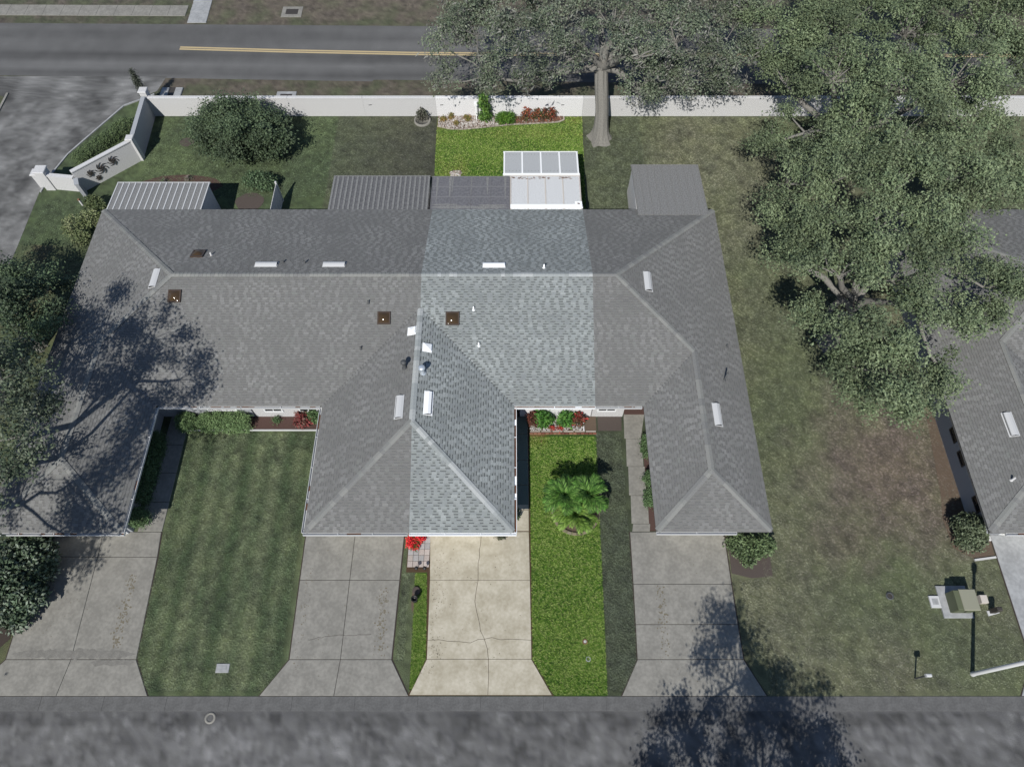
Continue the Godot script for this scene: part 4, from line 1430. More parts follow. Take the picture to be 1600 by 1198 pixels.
	pipe(h, Vector3(-1.84, 3.6, -20.91), 0.26, 0.045, M.metal_white)
	pipe(h, Vector3(1.82, 4.74, -25.42), 0.28, 0.05, M.metal_white)
	# --- right hand house
	h = thing("attached_house", "rightmost grey shingled house of the row, beside the wide lawn", "house", Vector3(9.0, 0, -21.5), "attached houses under one grey shingle roof")
	var yr := EAVE + 2.89 * SLOPE
	roof_slope(h, [4.55, -31.88, 4.55, -24.8, 5.9, -24.8, 12.98, -31.88], "x", -31.88, 1.0, dull)
	roof_slope(h, [12.98, -31.88, 5.9, -24.8, 10.09, -20.61, 10.09, -13.59, 12.98, -10.7], "z", 12.98, -1.0, dull)
	roof_slope(h, [4.55, -24.8, 5.9, -24.8, 10.09, -20.61, 7.2, -17.73, 4.55, -17.73], "x", -17.73, -1.0, dull)
	roof_slope(h, [10.09, -20.61, 7.2, -17.73, 7.2, -10.7, 10.09, -13.59], "z", 7.2, 1.0, dull)
	roof_slope(h, [10.09, -13.59, 12.98, -10.7, 7.2, -10.7], "x", -10.7, -1.0, dull)
	ridge(h, Vector3(4.56, RY, -24.8), Vector3(5.9, RY, -24.8), 0.055, dull)
	ridge(h, Vector3(5.9, RY, -24.8), Vector3(12.93, EAVE, -31.83), 0.035, dull)
	ridge(h, Vector3(5.9, RY, -24.8), Vector3(10.09, yr, -20.61), 0.035, dull)
	ridge(h, Vector3(10.09, yr, -20.61), Vector3(10.09, yr, -13.59), 0.055, dull)
	ridge(h, Vector3(10.09, yr, -13.59), Vector3(12.93, EAVE, -10.75), 0.035, dull)
	ridge(h, Vector3(10.09, yr, -13.59), Vector3(7.25, EAVE, -10.75), 0.035, dull)
	gutter(h, Vector2(7.2, -10.7), Vector2(11.2, -10.7), Vector2(0, 1), 0.0, M.trim_grey)
	gutter(h, Vector2(4.57, -17.73), Vector2(7.1, -17.73), Vector2(0, 1), 0.2, M.trim_grey)
	walls(h, [[4.6, -18.4, 6.4, -18.4], [6.4, -19.4, 7.9, -19.4], [8.0, -18.4, 8.0, -11.5], [8.05, -11.45, 12.2, -11.45], [12.2, -11.5, 12.2, -31.1], [4.6, -31.1, 12.1, -31.1]], M.white)
	garage_door(h, 10.1, -11.45, 3.4)
	st = new_st()
	box(st, 6.5, 7.9, 0.0, 0.14, -19.2, -18.42)
	obj("porch_step", st, M.mulch_red, h)
	window_at(h, Vector3(5.4, 1.2, -18.4), Vector3(1, 0, 0), Vector3(0, 0, 1), 1.0, 0.9)
	roof_vent(h, Vector3(7.75, 4.31, -24.77), "z", -1.0, 0.64, M.trim_grey)
	roof_vent(h, Vector3(10.87, 3.23, -16.82), "z", -1.0, 0.64, M.trim_grey)
	pipe(h, Vector3(11.68, 2.95, -19.1), 0.75, 0.05, M.lead)
	pipe(h, Vector3(12.2, 2.77, -21.38), 0.14, 0.05, M.lead)
	# --- house across the wide lawn, mirrored
	h = thing("house", "grey shingled house at the right edge, half under the big tree", "house", Vector3(28, 0, -21.5))
	roof_slope(h, [23.8, -31.88, 30.88, -24.8, 37, -24.8, 37, -31.88], "x", -31.88, 1.0, dull)
	roof_slope(h, [23.8, -31.88, 23.8, -10.65, 27.2, -14.05, 27.2, -21.13, 30.88, -24.8], "z", 23.8, 1.0, dull)
	roof_slope(h, [30.88, -24.8, 37, -24.8, 37, -17.73, 30.6, -17.73, 27.2, -21.13], "x", -17.73, -1.0, dull)
	roof_slope(h, [27.2, -21.13, 27.2, -14.05, 30.6, -10.65, 30.6, -17.73], "z", 30.6, -1.0, dull)
	roof_slope(h, [27.2, -14.05, 30.6, -10.65, 23.8, -10.65], "x", -10.65, -1.0, dull)
	var y5 := EAVE + 3.4 * SLOPE
	ridge(h, Vector3(30.88, RY, -24.8), Vector3(37, RY, -24.8), 0.055, dull)
	ridge(h, Vector3(23.85, EAVE, -31.83), Vector3(30.88, RY, -24.8), 0.035, dull)
	ridge(h, Vector3(30.88, RY, -24.8), Vector3(27.2, y5, -21.13), 0.035, dull)
	ridge(h, Vector3(27.2, y5, -21.13), Vector3(27.2, y5, -14.05), 0.055, dull)
	ridge(h, Vector3(27.2, y5, -14.05), Vector3(23.85, EAVE, -10.7), 0.035, dull)
	ridge(h, Vector3(27.2, y5, -14.05), Vector3(30.55, EAVE, -10.7), 0.035, dull)
	walls(h, [[24.62, -11.35, 24.62, -31.1], [24.7, -11.4, 30.0, -11.4], [30.0, -11.5, 30.0, -18.3], [30.1, -18.4, 37, -18.4], [24.7, -31.1, 37, -31.1]], M.stucco_grey)
	garage_door(h, 28.2, -11.4, 4.4)
	gutter(h, Vector2(24.6, -10.65), Vector2(30.6, -10.65), Vector2(0, 1), 0.1, M.trim_grey)
	for z in [-12.6, -15.2, -16.6]:
		window_at(h, Vector3(24.62, 1.5, z), Vector3(0, 0, 1), Vector3(-1, 0, 0), 0.8, 1.0, M.iron)
	roof_vent(h, Vector3(26.2, 3.33, -16.2), "z", 1.0, 0.66, M.trim_grey)
	pipe(h, Vector3(25.4, 3.05, -13.2), 0.3, 0.05, M.white)
	build_patios()

# roofed patios behind the houses: posts, a sloping roof of ribbed or panelled metal
func patio(label: String, x0: float, x1: float, z0: float, z1: float, h0: float, h1: float, n: int, rib_w: float, m_panel: Material, m_rib: Material, wall_m: Material, grp := "patio roofs behind the attached houses") -> Node3D:
	var t := thing("patio_cover", label, "patio roof", Vector3((x0 + x1) / 2, 0, (z0 + z1) / 2), grp)
	var st: SurfaceTool
	var dz := (z1 - z0) / 2.0
	var sl := Vector3(0, (h1 - h0) / 2.0, dz)
	var up := Vector3(0, dz, -(h1 - h0) / 2.0).normalized()
	var c := Vector3(0, (h0 + h1) / 2.0, (z0 + z1) / 2.0)
	var w := (x1 - x0) / n
	for k in n:
		st = new_st()
		fbox(st, c + Vector3(x0 + (k + 0.5) * w, 0, 0), Vector3(w / 2 - rib_w * 0.5, 0, 0), up * 0.03, sl * 0.995)
		obj("roof_panel", st, m_panel, t)
	for k in n + 1:
		st = new_st()
		fbox(st, c + Vector3(clampf(x0 + k * w, x0 + rib_w / 2, x1 - rib_w / 2), 0, 0) + up * 0.015, Vector3(rib_w / 2, 0, 0), up * 0.045, sl)
		obj("seam_cap", st, m_rib, t)
	for k in 4:
		var x := lerpf(x0 + 0.12, x1 - 0.12, k / 3.0)
		st = new_st()
		box(st, x - 0.04, x + 0.04, 0, h0 - 0.04, z0 + 0.14, z0 + 0.22)
		obj("post", st, wall_m, t)
	st = new_st()
	box(st, x0 + 0.05, x1 - 0.05, 0.0, 0.5, z0 + 0.16, z0 + 0.2)
	box(st, x0 + 0.05, x0 + 0.09, 0.0, h0 - 0.05, z0 + 0.23, z1 - 0.05)
	box(st, x1 - 0.09, x1 - 0.05, 0.0, h0 - 0.05, z0 + 0.23, z1 - 0.05)
	obj("side_wall", st, wall_m, t)
	st = new_st()
	box(st, x0 - 0.02, x1 + 0.02, h0 - 0.09, h0 + 0.04, z0 - 0.06, z0 - 0.005)
	obj("fascia", st, m_rib, t)
	return t

func build_patios() -> void:
	patio("pale ribbed patio roof behind the leftmost house", -26.1, -20.0, -34.4, -31.9, 2.3, 2.44, 15, 0.07, M.pan_grey, M.trim_grey, M.white)
	patio("mid grey narrow ribbed patio roof left of the bright lot", -11.85, -5.45, -35.0, -31.9, 2.28, 2.44, 20, 0.13, M.pan_mid, M.pan_grey, M.white)
	patio("plain grey patio roof behind the right hand house", 8.0, 12.5, -35.95, -31.2, 2.34, 2.74, 9, 0.03, M.pan_grey, M.pan_grey, M.white)
	var d := patio("dark weathered flat patio roof of the bright house", -5.28, -0.14, -34.9, -31.9, 2.32, 2.45, 4, 0.03, M.pan_dark, M.pan_mid2, M.white_bright)
	var st := new_st()
	for k in 44:
		var x := -5.0 + rng.randf() * 4.7
		var hi := 2.456 - rng.randf() * 0.02
		fbox(st, Vector3(x, hi + 0.005, -32.2 + rng.randfn() * 0.09), Vector3(0.05 + rng.randf() * 0.09, 0, rng.randfn() * 0.05), Vector3(0, 0.006, 0), Vector3(0, 0, 0.012))
	for r in [[-34.0, 0.02], [-33.05, 0.02]]:
		var s2 := new_st()
		var yy := lerpf(2.32, 2.45, (r[0] + 34.9) / 3.0) + 0.036
		fbox(s2, Vector3(-2.71, yy, r[0]), Vector3(2.55, 0, 0), Vector3(0, 0.006, 0.0), Vector3(0, 0.0015, 0.035))
		obj("lap_seam", s2, M.pan_mid2, d)
	var s3 := new_st()
	ragged(s3, -5.25, -0.2, -32.12, 0.1, 2.4775)
	ragged(s3, -2.2, -0.3, -32.3, 0.05, 2.478)
	ragged(s3, -5.2, -3.4, -32.34, 0.05, 2.4785)
	obj("lime_crust", s3, M.pan_grey, d, "stuff")
	obj("twig_litter", st, M.bark_dark, d, "stuff")
	st = new_st()
	for k in 6:
		var xk: float = [-4.0, -3.95, -2.62, -1.62, -4.9, -0.5][k] + rng.randfn() * 0.04
		var z0 := -34.86
		var z1 := z0 + rng.randf_range(0.9, 2.4)
		z1 = minf(z1, -31.98)
		var ya := lerpf(2.32, 2.45, (z0 + 34.9) / 3.0) + 0.034
		var yb := lerpf(2.32, 2.45, (z1 + 34.9) / 3.0) + 0.034
		var wa := rng.randf_range(0.05, 0.1)
		quad(st, Vector3(xk - wa * 0.3, yb, z1), Vector3(xk + wa * 0.3, yb, z1), Vector3(xk + wa, ya, z0), Vector3(xk - wa, ya, z0))
	obj("lime_streaks", st, M.pan_grey, d, "stuff")
	var wp := patio("white panelled patio roof with rusty seams beside the dark one", -0.12, 4.5, -34.85, -31.9, 2.42, 2.5, 4, 0.07, M.pan_white, M.rust_white, M.white_bright)
	st = new_st()
	box(st, -0.1, 4.55, 2.52, 2.56, -32.3, -31.95)
	obj("flashing", st, M.metal_white, wp)
	st = new_st()
	box(st, 4.05, 4.5, 2.562, 2.70, -32.42, -32.02)
	obj("junction_box", st, M.metal_white, wp)
	st = new_st()
	fbox(st, Vector3(4.28, 2.705, -32.22), Vector3(0.07, 0, 0.02), Vector3(0, 0.004, 0), Vector3(0, 0, 0.05))
	for k in 40:
		fbox(st, Vector3(rng.randf_range(0, 4.3), 2.485 + rng.randf() * 0.005, -34.75 + absf(rng.randfn()) * 0.08), Vector3(0.03 + rng.randf() * 0.06, 0, 0), Vector3(0, 0.01, 0), Vector3(0, 0, 0.015))
	obj("leaf_litter", st, M.debris, wp, "stuff")
	# lower awning in front of it
	var a := patio("grey four panel awning with white seams, lowest and farthest back on the bright lot", -0.57, 4.48, -37.45, -35.25, 2.1, 2.3, 4, 0.1, M.metal_panel, M.metal_white, M.white_bright)
	st = new_st()
	box(st, -0.6, 4.52, 2.24, 2.36, -35.24, -35.12)
	obj("gutter", st, M.metal_white, a)
	st = new_st()
	for k in 4:
		for i in 5:
			for z in [-37.2, -35.5]:
				var x2: float = -0.57 + (k + 0.14 + i * 0.18) * 1.2625
				var yy: float = lerpf(2.1, 2.3, (z + 37.45) / 2.2) + 0.034
				fbox(st, Vector3(x2, yy, z), Vector3(0.018, 0, 0), Vector3(0, 0.006, 0), Vector3(0, 0, 0.018))
	obj("screws", st, M.lead, a, "stuff")
	# fence stubs and a cabinet between the patios
	var f := thing("fence_panel", "white privacy fence stub standing out from the back of the attached houses", "fence", Vector3(-15.9, 0, -33.3))
	for k in 10:
		st = new_st()
		bbox(st, -15.93, -15.89, 0.05, 1.7, -34.9 + k * 0.3, -34.62 + k * 0.3, 0.01)
		obj("board", st, M.white, f)
	for z in [-34.98, -31.85]:
		st = new_st()
		bbox(st, -15.97, -15.85, 0, 1.85, z - 0.06, z + 0.06, 0.02)
		obj("post", st, M.white, f)
	f = thing("air_conditioner", "dark grey box shaped cooling unit in the shade beside the pale ribbed patio", "cooling unit", Vector3(-19.3, 0, -33.0))
	st = new_st()
	bbox(st, -19.7, -18.9, 0.05, 0.9, -33.4, -32.6, 0.03)
	obj("housing", st, M.stucco_grey, f)
	st = new_st()
	lathe(st, Vector3(-19.3, 0.9, -33.0), [Vector2(0.34, 0), Vector2(0.34, 0.02), Vector2(0.3, 0.03), Vector2(0.06, 0.03), Vector2(0, 0.05)], 16)
	obj("fan_grille", st, M.iron, f)
	st = new_st()
	bbox(st, -19.8, -18.8, -0.02, 0.05, -33.5, -32.5, 0.01)
	obj("pad", st, M.concrete, f)

# ------------------------------------------------------------------ garden walls
func build_walls() -> void:
	var w := thing("perimeter_wall", "long white masonry wall between the back gardens and the north road", "wall", Vector3(0, 0, -43.6))
	var xs := [-26.9, -22.0, -16.5, -11.0, -5.64, -0.2, 5.25, 10.0, 15.0, 20.0, 25.0, 30.0, 35.0, 40.0, 46.0]
	for k in xs.size() - 1:
		var m: Material = M.white_bright if k == 4 or k == 5 else M.white
		var st := new_st()
		box(st, xs[k] + 0.004, xs[k + 1] - 0.004, -0.1, 1.58, -43.7, -43.5)
		obj("wall_section", st, m, w)
		st = new_st()
		bbox(st, xs[k] + 0.006, xs[k + 1] - 0.006, 1.582, 1.66, -43.74, -43.46, 0.02)
		obj("coping", st, m, w)
	for x in [-5.2, -0.35, 3.75, 9.0, -10.5]:
		var st := new_st()
		fbox(st, Vector3(x, 1.02, -43.495), Vector3(0.12, 0.012, 0), Vector3(0, 0.03, 0), Vector3(0, 0, 0.004))
		obj("weep_hole", st, M.lead, w)
	# entrance wall in three runs
	w = thing("entrance_wall", "angled white entrance wall with dark scroll ornaments by the side street", "wall", Vector3(-27.5, 0, -39.5))
	var runs := [[-26.95, -43.45, -26.72, -39.15, 1.75, M.stucco_grey], [-26.78, -38.95, -30.0, -35.95, 1.75, M.white], [-30.1, -35.95, -32.15, -36.2, 1.25, M.white], [-29.85, -35.8, -29.6, -35.2, 1.3, M.stucco_grey]]  # grey runs carry the shade of their east faces in the colour
	for r in runs:
		var st := new_st()
		wall_seg(st, Vector2(r[0], r[1]), Vector2(r[2], r[3]), -0.1, r[4], 0.22)
		obj("wall_section", st, r[5], w)
		st = new_st()
		wall_seg(st, Vector2(r[0], r[1]), Vector2(r[2], r[3]), r[4] + 0.002, r[4] + 0.07, 0.3)
		obj("coping", st, r[5], w)
	for p in [[-26.98, -43.85, 2.0, 0.24, M.white], [-26.75, -39.05, 1.9, 0.2, M.white], [-32.3, -36.3, 1.6, 0.32, M.white], [-32.9, -36.5, 1.15, 0.26, M.white]]:
		var st := new_st()
		bbox(st, p[0] - p[3], p[0] + p[3], -0.1, p[2], p[1] - p[3], p[1] + p[3], 0.02)
		var pi := obj("pillar", st, p[4], w)
		st = new_st()
		bbox(st, p[0] - p[3] - 0.06, p[0] + p[3] + 0.06, p[2] + 0.002, p[2] + 0.1, p[1] - p[3] - 0.06, p[1] + p[3] + 0.06, 0.03)
		obj("cap", st, p[4], pi)
	# dark ornaments on the inner face of the middle run
	var d := Vector3(-30.0 + 26.78, 0, -35.95 + 38.95).normalized()
	var n := Vector3(-d.z, 0, d.x)
	if n.z < 0:
		n = -n
	for q in [[1.7, 1.1, 0.36], [2.6, 1.0, 0.42], [3.4, 1.05, 0.26], [3.1, 0.45, 0.2]]:
		var c: Vector3 = Vector3(-26.78, q[1], -38.95) + d * q[0] + n * 0.13
		var st := new_st()
		for k in 7:
			var a := k * 0.95 + 0.4
			var pts := []
			var rad := []
			for i in 7:
				var u := i / 6.0
				var aa := a + u * 1.4
				pts.append(c + (d * cos(aa) + Vector3.UP * sin(aa)) * q[2] * (0.15 + u * 0.95))
				rad.append(0.05 * (1.0 - u * 0.6))
			tube(st, pts, rad, 5)
		obj("ornament", st, M.iron, w)

func build_trees() -> void:
	var oak := [lin(89, 104, 75), lin(103, 116, 85), lin(79, 93, 66), lin(110, 123, 92)]
	var dusk := [lin(88, 100, 79), lin(103, 113, 91), lin(76, 89, 71), lin(113, 121, 104)]
	var moss := [lin(120, 120, 114), lin(107, 108, 101), lin(129, 129, 122)]
	tree("oak_tree", "wide grey green oak by the white wall, its thick pale trunk leaning over the road", "tree", Vector3(6.45, 0, -41.1), Vector3(6.35, 4.3, -43.4), LOBES_OAK, dusk, 0.5, 0.5, "", moss)
	tree("oak_tree", "big dense green tree at the upper right, over the wall and the road", "tree", Vector3(21.0, 0, -37.4), Vector3(21.3, 3.6, -37.0), LOBES_A, oak, 0.42, 1.0)
	tree("oak_tree", "big dense green tree at the right, over the lawn and the neighbouring roof", "tree", Vector3(19.4, 0, -23.4), Vector3(19.6, 3.2, -23.6), LOBES_B, oak, 0.4, 1.05)
	tree("oak_tree", "grey green oak at the left edge, spreading over the leftmost roof", "tree", Vector3(-27.9, 0, -13.2), Vector3(-27.4, 4.6, -12.6), LOBES_L1, [lin(62, 76, 56), lin(76, 88, 68), lin(54, 66, 50), lin(92, 100, 82)], 0.36, 0.62)
	tree("oak_tree", "dark green tree at the left edge beside the upper part of the leftmost roof", "tree", Vector3(-29.0, 0, -23.2), Vector3(-28.9, 2.2, -23.3), LOBES_L2, [lin(66, 84, 58), lin(82, 100, 70), lin(56, 72, 50)], 0.3, 0.95)
	tree("small_tree", "low round bushy tree on the back lawn in front of the white wall", "tree", Vector3(-19.2, 0, -39.9), Vector3(-19.2, 0.9, -39.9), LOBES_BUSH, [lin(68, 84, 58), lin(80, 96, 68), lin(56, 72, 50)], 0.16, 1.3)
	# trees below the picture, whose shade falls over the street
	tree("oak_tree", "leafy tree just below the picture, its shade crossing the street and the right hand drive", "tree", Vector3(8.6, 0, 7.0), Vector3(8.7, 3.2, 6.8), LOBES_D, oak, 0.34, 0.75)
	tree("oak_tree", "tree just below the picture at the lower left, its shade touching the street corner", "tree", Vector3(-29.5, 0, 6.5), Vector3(-29.4, 2.6, 6.4), LOBES_E, oak, 0.3, 0.8)


# ------------------------------------------------------------------ planting beds
func stones(parent: Node3D, ring: Array, n: int, y: float, pal: Array, s0: float, s1: float) -> void:
	var poly := V2(ring)
	var lo := Vector2(1e9, 1e9)
	var hi := -lo
	for p in poly:
		lo = lo.min(p)
		hi = hi.max(p)
	var st := new_st()
	var prof := []
	for k in 4:
		var a := PI * k / 3.0 - PI / 2
		prof.append(Vector2(cos(a) * (1.0 + 0.2 * sin(k * 3.0)), sin(a) * 0.6))
	lathe(st, Vector3.ZERO, prof, 6)
	st.generate_normals()
	var xf := []
	var cols := []
	for k in n:
		var p := Vector2(rng.randf_range(lo.x, hi.x), rng.randf_range(lo.y, hi.y))
		if not Geometry2D.is_point_in_polygon(p, poly):
			continue
		var s := rng.randf_range(s0, s1)
		xf.append(Transform3D(Basis.from_euler(Vector3(rng.randf(), rng.randf() * TAU, rng.randf())) * Basis.IDENTITY.scaled(Vector3(s, s * 0.8, s * rng.randf_range(0.7, 1.2))), Vector3(p.x, y + s * 0.35, p.y)))
		cols.append(mixc(pal))
	scatter("pebbles", parent, st.commit(), xf, cols, M.stone)

func edging(parent: Node3D, line: Array, ln: float, wid: float, ht: float, pal: Array, mat_n: String, called: String) -> void:
	for k in line.size() - 1:
		var a: Vector2 = Vector2(line[k][0], line[k][1])
		var b := Vector2(line[k + 1][0], line[k + 1][1])
		var n := maxi(1, int(round(a.distance_to(b) / ln)))
		for i in n:
			var p := a.lerp(b, (i + 0.04) / n)
			var q := a.lerp(b, (i + 0.94) / n)
			var st := new_st()
			var d := (q - p).normalized()
			var w := Vector2(-d.y, d.x) * wid / 2.0 * rng.randf_range(0.9, 1.1)
			prism(st, V2([p.x - w.x, p.y - w.y, q.x - w.x, q.y - w.y, q.x + w.x, q.y + w.y, p.x + w.x, p.y + w.y]), -0.04, ht * rng.randf_range(0.85, 1.15), 0.012, mixc(pal))
			obj(called, st, M[mat_n], parent)

func build_garden() -> void:
	var white_p := [lin(214, 206, 200), lin(190, 178, 168), lin(226, 222, 218), lin(168, 150, 140)]
	var green := [lin(58, 92, 30), lin(78, 112, 40), lin(44, 74, 22), lin(96, 128, 52)]
	var red := [lin(122, 58, 40), lin(96, 54, 38), lin(74, 66, 38), lin(150, 78, 52), lin(60, 72, 34)]
	# back bed along the white wall
	var ring := [-5.58, -43.48, -5.56, -42.4, -4.6, -42.12, -3.6, -42.1, -1.9, -42.36, 0.0, -42.62, 2.39, -42.76, 3.45, -42.86, 3.86, -43.1, 3.84, -43.48]
	var b := thing("garden_bed", "long pebble bed with low plants at the foot of the bright white wall", "flower bed", Vector3(-1, 0, -42.9))
	var st := new_st()
	prism(st, V2(ring), -0.03, 0.03, 0.0)
	obj("earth", st, M.bark_mat, b)
	stones(b, [-5.5, -43.45, -5.5, -42.42, -4.6, -42.2, -3.6, -42.18, -1.9, -42.42, -0.9, -42.56, -1.2, -43.45], 1500, 0.03, white_p, 0.035, 0.085)
	stones(b, [-1.2, -43.45, -0.9, -42.56, 2.4, -42.8, 3.4, -42.9, 3.8, -43.1, 3.8, -43.45], 620, 0.03, [lin(176, 110, 84), lin(150, 96, 74), lin(206, 190, 178), lin(128, 84, 62)], 0.03, 0.065)
	edging(b, [[-5.56, -42.4], [-4.6, -42.1], [-3.6, -42.06], [-1.9, -42.32], [0.0, -42.58], [2.39, -42.72], [3.47, -42.83], [3.9, -43.1], [3.88, -43.44]], 0.3, 0.1, 0.07, [lin(196, 186, 174), lin(178, 168, 156)], "stone", "edging_stone")
	shrub("tall_shrub", "tall leafy green shrub climbing in front of the bright white wall", "shrub", Vector3(-2.0, 0.02, -42.95), [[-2.0, 0.55, -42.95, 0.42, 0.5, 0.3], [-1.95, 1.3, -43.0, 0.36, 0.5, 0.26], [-2.05, 1.95, -43.0, 0.4, 0.4, 0.28]], green, "broad", 26.0)
	shrub("round_shrub", "clipped round green shrub in the pebble bed, right of the tall one", "shrub", Vector3(-0.57, 0.02, -42.85), [[-0.75, 0.4, -42.85, 0.5, 0.4, 0.42], [-0.3, 0.4, -42.87, 0.5, 0.38, 0.42]], [lin(66, 106, 22), lin(84, 122, 30), lin(50, 84, 16)], "small", 75.0)
	var xs := [0.95, 1.75, 2.35, 2.95]
	var lb := ["leftmost of the four red brown leafed shrubs by the white wall", "second from the left of the four red brown leafed shrubs by the white wall", "third from the left of the four red brown leafed shrubs by the white wall", "rightmost and reddest of the four red brown leafed shrubs by the white wall"]
	for k in 4:
		var x: float = xs[k]
		shrub("croton_shrub", lb[k], "shrub", Vector3(x, 0.02, -43.12), [[x, 0.36, -43.12, 0.3, 0.34, 0.22], [x + 0.1, 0.72, -43.15, 0.2, 0.24, 0.18]], (red if k > 1 else red + [lin(60, 76, 30), lin(92, 80, 40)]), "mid", 22.0, "red brown shrubs in the back bed", 0.9)
	var low := [[-4.57, -43.3, 0.2, "small round rusty plant close to the wall at the left of the pebble bed"], [-5.15, -43.0, 0.24, "low brownish tuft at the left end of the pebble bed"], [-3.35, -43.1, 0.26, "low spiky olive plant among the pebbles left of the white post"], [-4.2, -42.5, 0.15, "tiny dry plant near the front edge of the pebble bed"]]
	for l in low:
		shrub("low_plant", l[3], "plant", Vector3(l[0], 0.03, l[1]), [[l[0], 0.16, l[1], l[2], 0.18, l[2]]], [lin(126, 110, 56), lin(96, 98, 44), lin(146, 118, 70)], "mid", 60.0, "small plants in the pebble bed", 0.6)
	var p := thing("garden_post", "thin white post with a small box on top in the pebble bed", "post", Vector3(-2.66, 0, -43.1))
	st = new_st()
	box(st, -2.7, -2.62, 0, 1.35, -43.14, -43.06)
	obj("post", st, M.metal_white, p)
	st = new_st()
	bbox(st, -2.78, -2.54, 1.352, 1.6, -43.22, -42.98, 0.03)
	obj("box", st, M.metal_white, p)
	b = thing("stone_pile", "little heap of pale stones on the back lawn by the dark patio roof", "stones", Vector3(-4.0, 0, -37.55))
	stones(b, blob_ring(-4.0, -37.55, 0.42, 0.3, 12, 0.1), 120, 0.01, white_p, 0.05, 0.1)
	# bed under the front wall
	b = thing("garden_bed", "white pebble bed with shrubs and a brick edge under the bright front wall", "flower bed", Vector3(2.9, 0, -17.8))
	st = new_st()
	prism(st, V2([1.02, -18.3, 4.08, -18.3, 4.08, -17.38, 1.02, -17.38]), -0.03, 0.03, 0.0)
	obj("earth", st, M.soil, b)
	stones(b, [1.05, -18.28, 4.05, -18.28, 4.05, -17.42, 1.05, -17.42], 900, 0.03, [lin(222, 220, 218), lin(196, 192, 188), lin(232, 230, 228), lin(170, 160, 150)], 0.03, 0.065)
	st = new_st()
	prism(st, V2([4.16, -18.3, 4.86, -18.3, 4.86, -17.4, 4.16, -17.4]), -0.03, 0.035, 0.0)
	obj("bark_patch", st, M.bark_mat, b)
	st = new_st()
	bbox(st, 4.085, 4.155, -0.02, 0.12, -18.3, -17.36, 0.015)
	obj("divider", st, M.white_bright, b)
	edging(b, [[1.02, -17.35], [4.85, -17.35]], 0.6, 0.06, 0.09, [lin(210, 200, 190)], "stone", "edging_stone")
	edging(b, [[1.0, -17.22], [4.85, -17.22]], 0.22, 0.12, 0.06, [lin(150, 98, 80), lin(132, 84, 70), lin(164, 118, 96)], "brick", "brick")
	shrub("green_shrub", "bigger leafy green shrub in the white pebble bed", "shrub", Vector3(1.85, 0.02, -17.9), [[1.85, 0.45, -17.9, 0.55, 0.48, 0.36], [1.7, 0.8, -17.95, 0.4, 0.35, 0.3]], [lin(48, 94, 26), lin(66, 112, 36), lin(36, 74, 18), lin(84, 126, 50)], "broad", 34.0)
	shrub("green_shrub", "smaller leafy green shrub in the white pebble bed, nearer the white divider", "shrub", Vector3(3.05, 0.02, -17.88), [[3.05, 0.42, -17.88, 0.42, 0.45, 0.36], [3.1, 0.72, -17.95, 0.34, 0.3, 0.28]], [lin(48, 94, 26), lin(66, 112, 36), lin(36, 74, 18), lin(84, 126, 50)], "broad", 34.0)
	shrub("croton_shrub", "dark red leafed shrub at the walkway end of the white pebble bed", "shrub", Vector3(1.2, 0.02, -17.95), [[1.22, 0.45, -17.95, 0.26, 0.42, 0.3]], [lin(78, 44, 32), lin(64, 50, 30), lin(96, 50, 38)], "mid", 42.0)
	shrub("croton_shrub", "red leafed shrub with a red bloom beside the white divider", "shrub", Vector3(3.78, 0.02, -17.9), [[3.78, 0.42, -17.9, 0.36, 0.42, 0.3]], [lin(92, 48, 36), lin(74, 58, 34), lin(84, 52, 36), lin(110, 52, 42), lin(66, 70, 36), lin(170, 50, 46)], "mid", 36.0)
	for q in [[2.3, "left of the two small red plants at the front of the white pebbles"], [2.75, "right of the two small red plants at the front of the white pebbles"]]:
		shrub("small_plant", q[1], "plant", Vector3(q[0], 0.03, -17.5), [[q[0], 0.12, -17.5, 0.1, 0.12, 0.09]], [lin(176, 50, 40), lin(140, 46, 34)], "small", 120.0, "small red plants", 0.8)
	# palms in their ring
	b = thing("planting_ring", "round ring of pale stones around the palms on the bright front lawn", "stone ring", Vector3(3.45, 0, -12.55))
	st = new_st()
	prism(st, V2(blob_ring(3.45, -12.55, 1.2, 1.2, 24, 0.03)), -0.03, 0.02, 0.0)
	obj("earth", st, M.bark_mat, b)
	for k in 28:
		var a := TAU * k / 28.0
		var a2 := TAU * (k + 0.9) / 28.0
		st = new_st()
		var r0 := 1.16
		var r1 := 1.31
		prism(st, V2([3.45 + cos(a) * r0, -12.55 + sin(a) * r0, 3.45 + cos(a2) * r0, -12.55 + sin(a2) * r0, 3.45 + cos(a2) * r1, -12.55 + sin(a2) * r1, 3.45 + cos(a) * r1, -12.55 + sin(a) * r1]), -0.04, 0.13 + rng.randf() * 0.03, 0.02, mixc([lin(150, 140, 116), lin(128, 120, 100), lin(168, 160, 138)]))
		obj("edging_stone", st, M.stone, b)
	var fc := [lin(54, 92, 26), lin(76, 118, 40), lin(110, 146, 68), lin(38, 70, 18)]
	var fr := [frond_mesh(1.0, 0.95, fc), frond_mesh(1.0, 0.75, fc), frond_mesh(1.0, 1.1, fc)]
	palm("left of the two taller palms behind the low one in the stone ring", Vector3(2.8, 0, -13.0), 1.1, 32, 1.4, fr)
	palm("right of the two taller palms behind the low one in the stone ring", Vector3(4.0, 0, -13.05), 1.2, 32, 1.4, fr)
	var fl := [lin(84, 118, 34), lin(108, 140, 54), lin(130, 156, 76), lin(62, 94, 26)]
	var f2 := [frond_mesh(1.0, 0.9, fl), frond_mesh(1.0, 0.7, fl), frond_mesh(1.0, 1.0, fl)]
	palm("lowest and lightest palm at the front of the stone ring", Vector3(3.35, 0, -12.15), 0.55, 34, 1.35, f2)

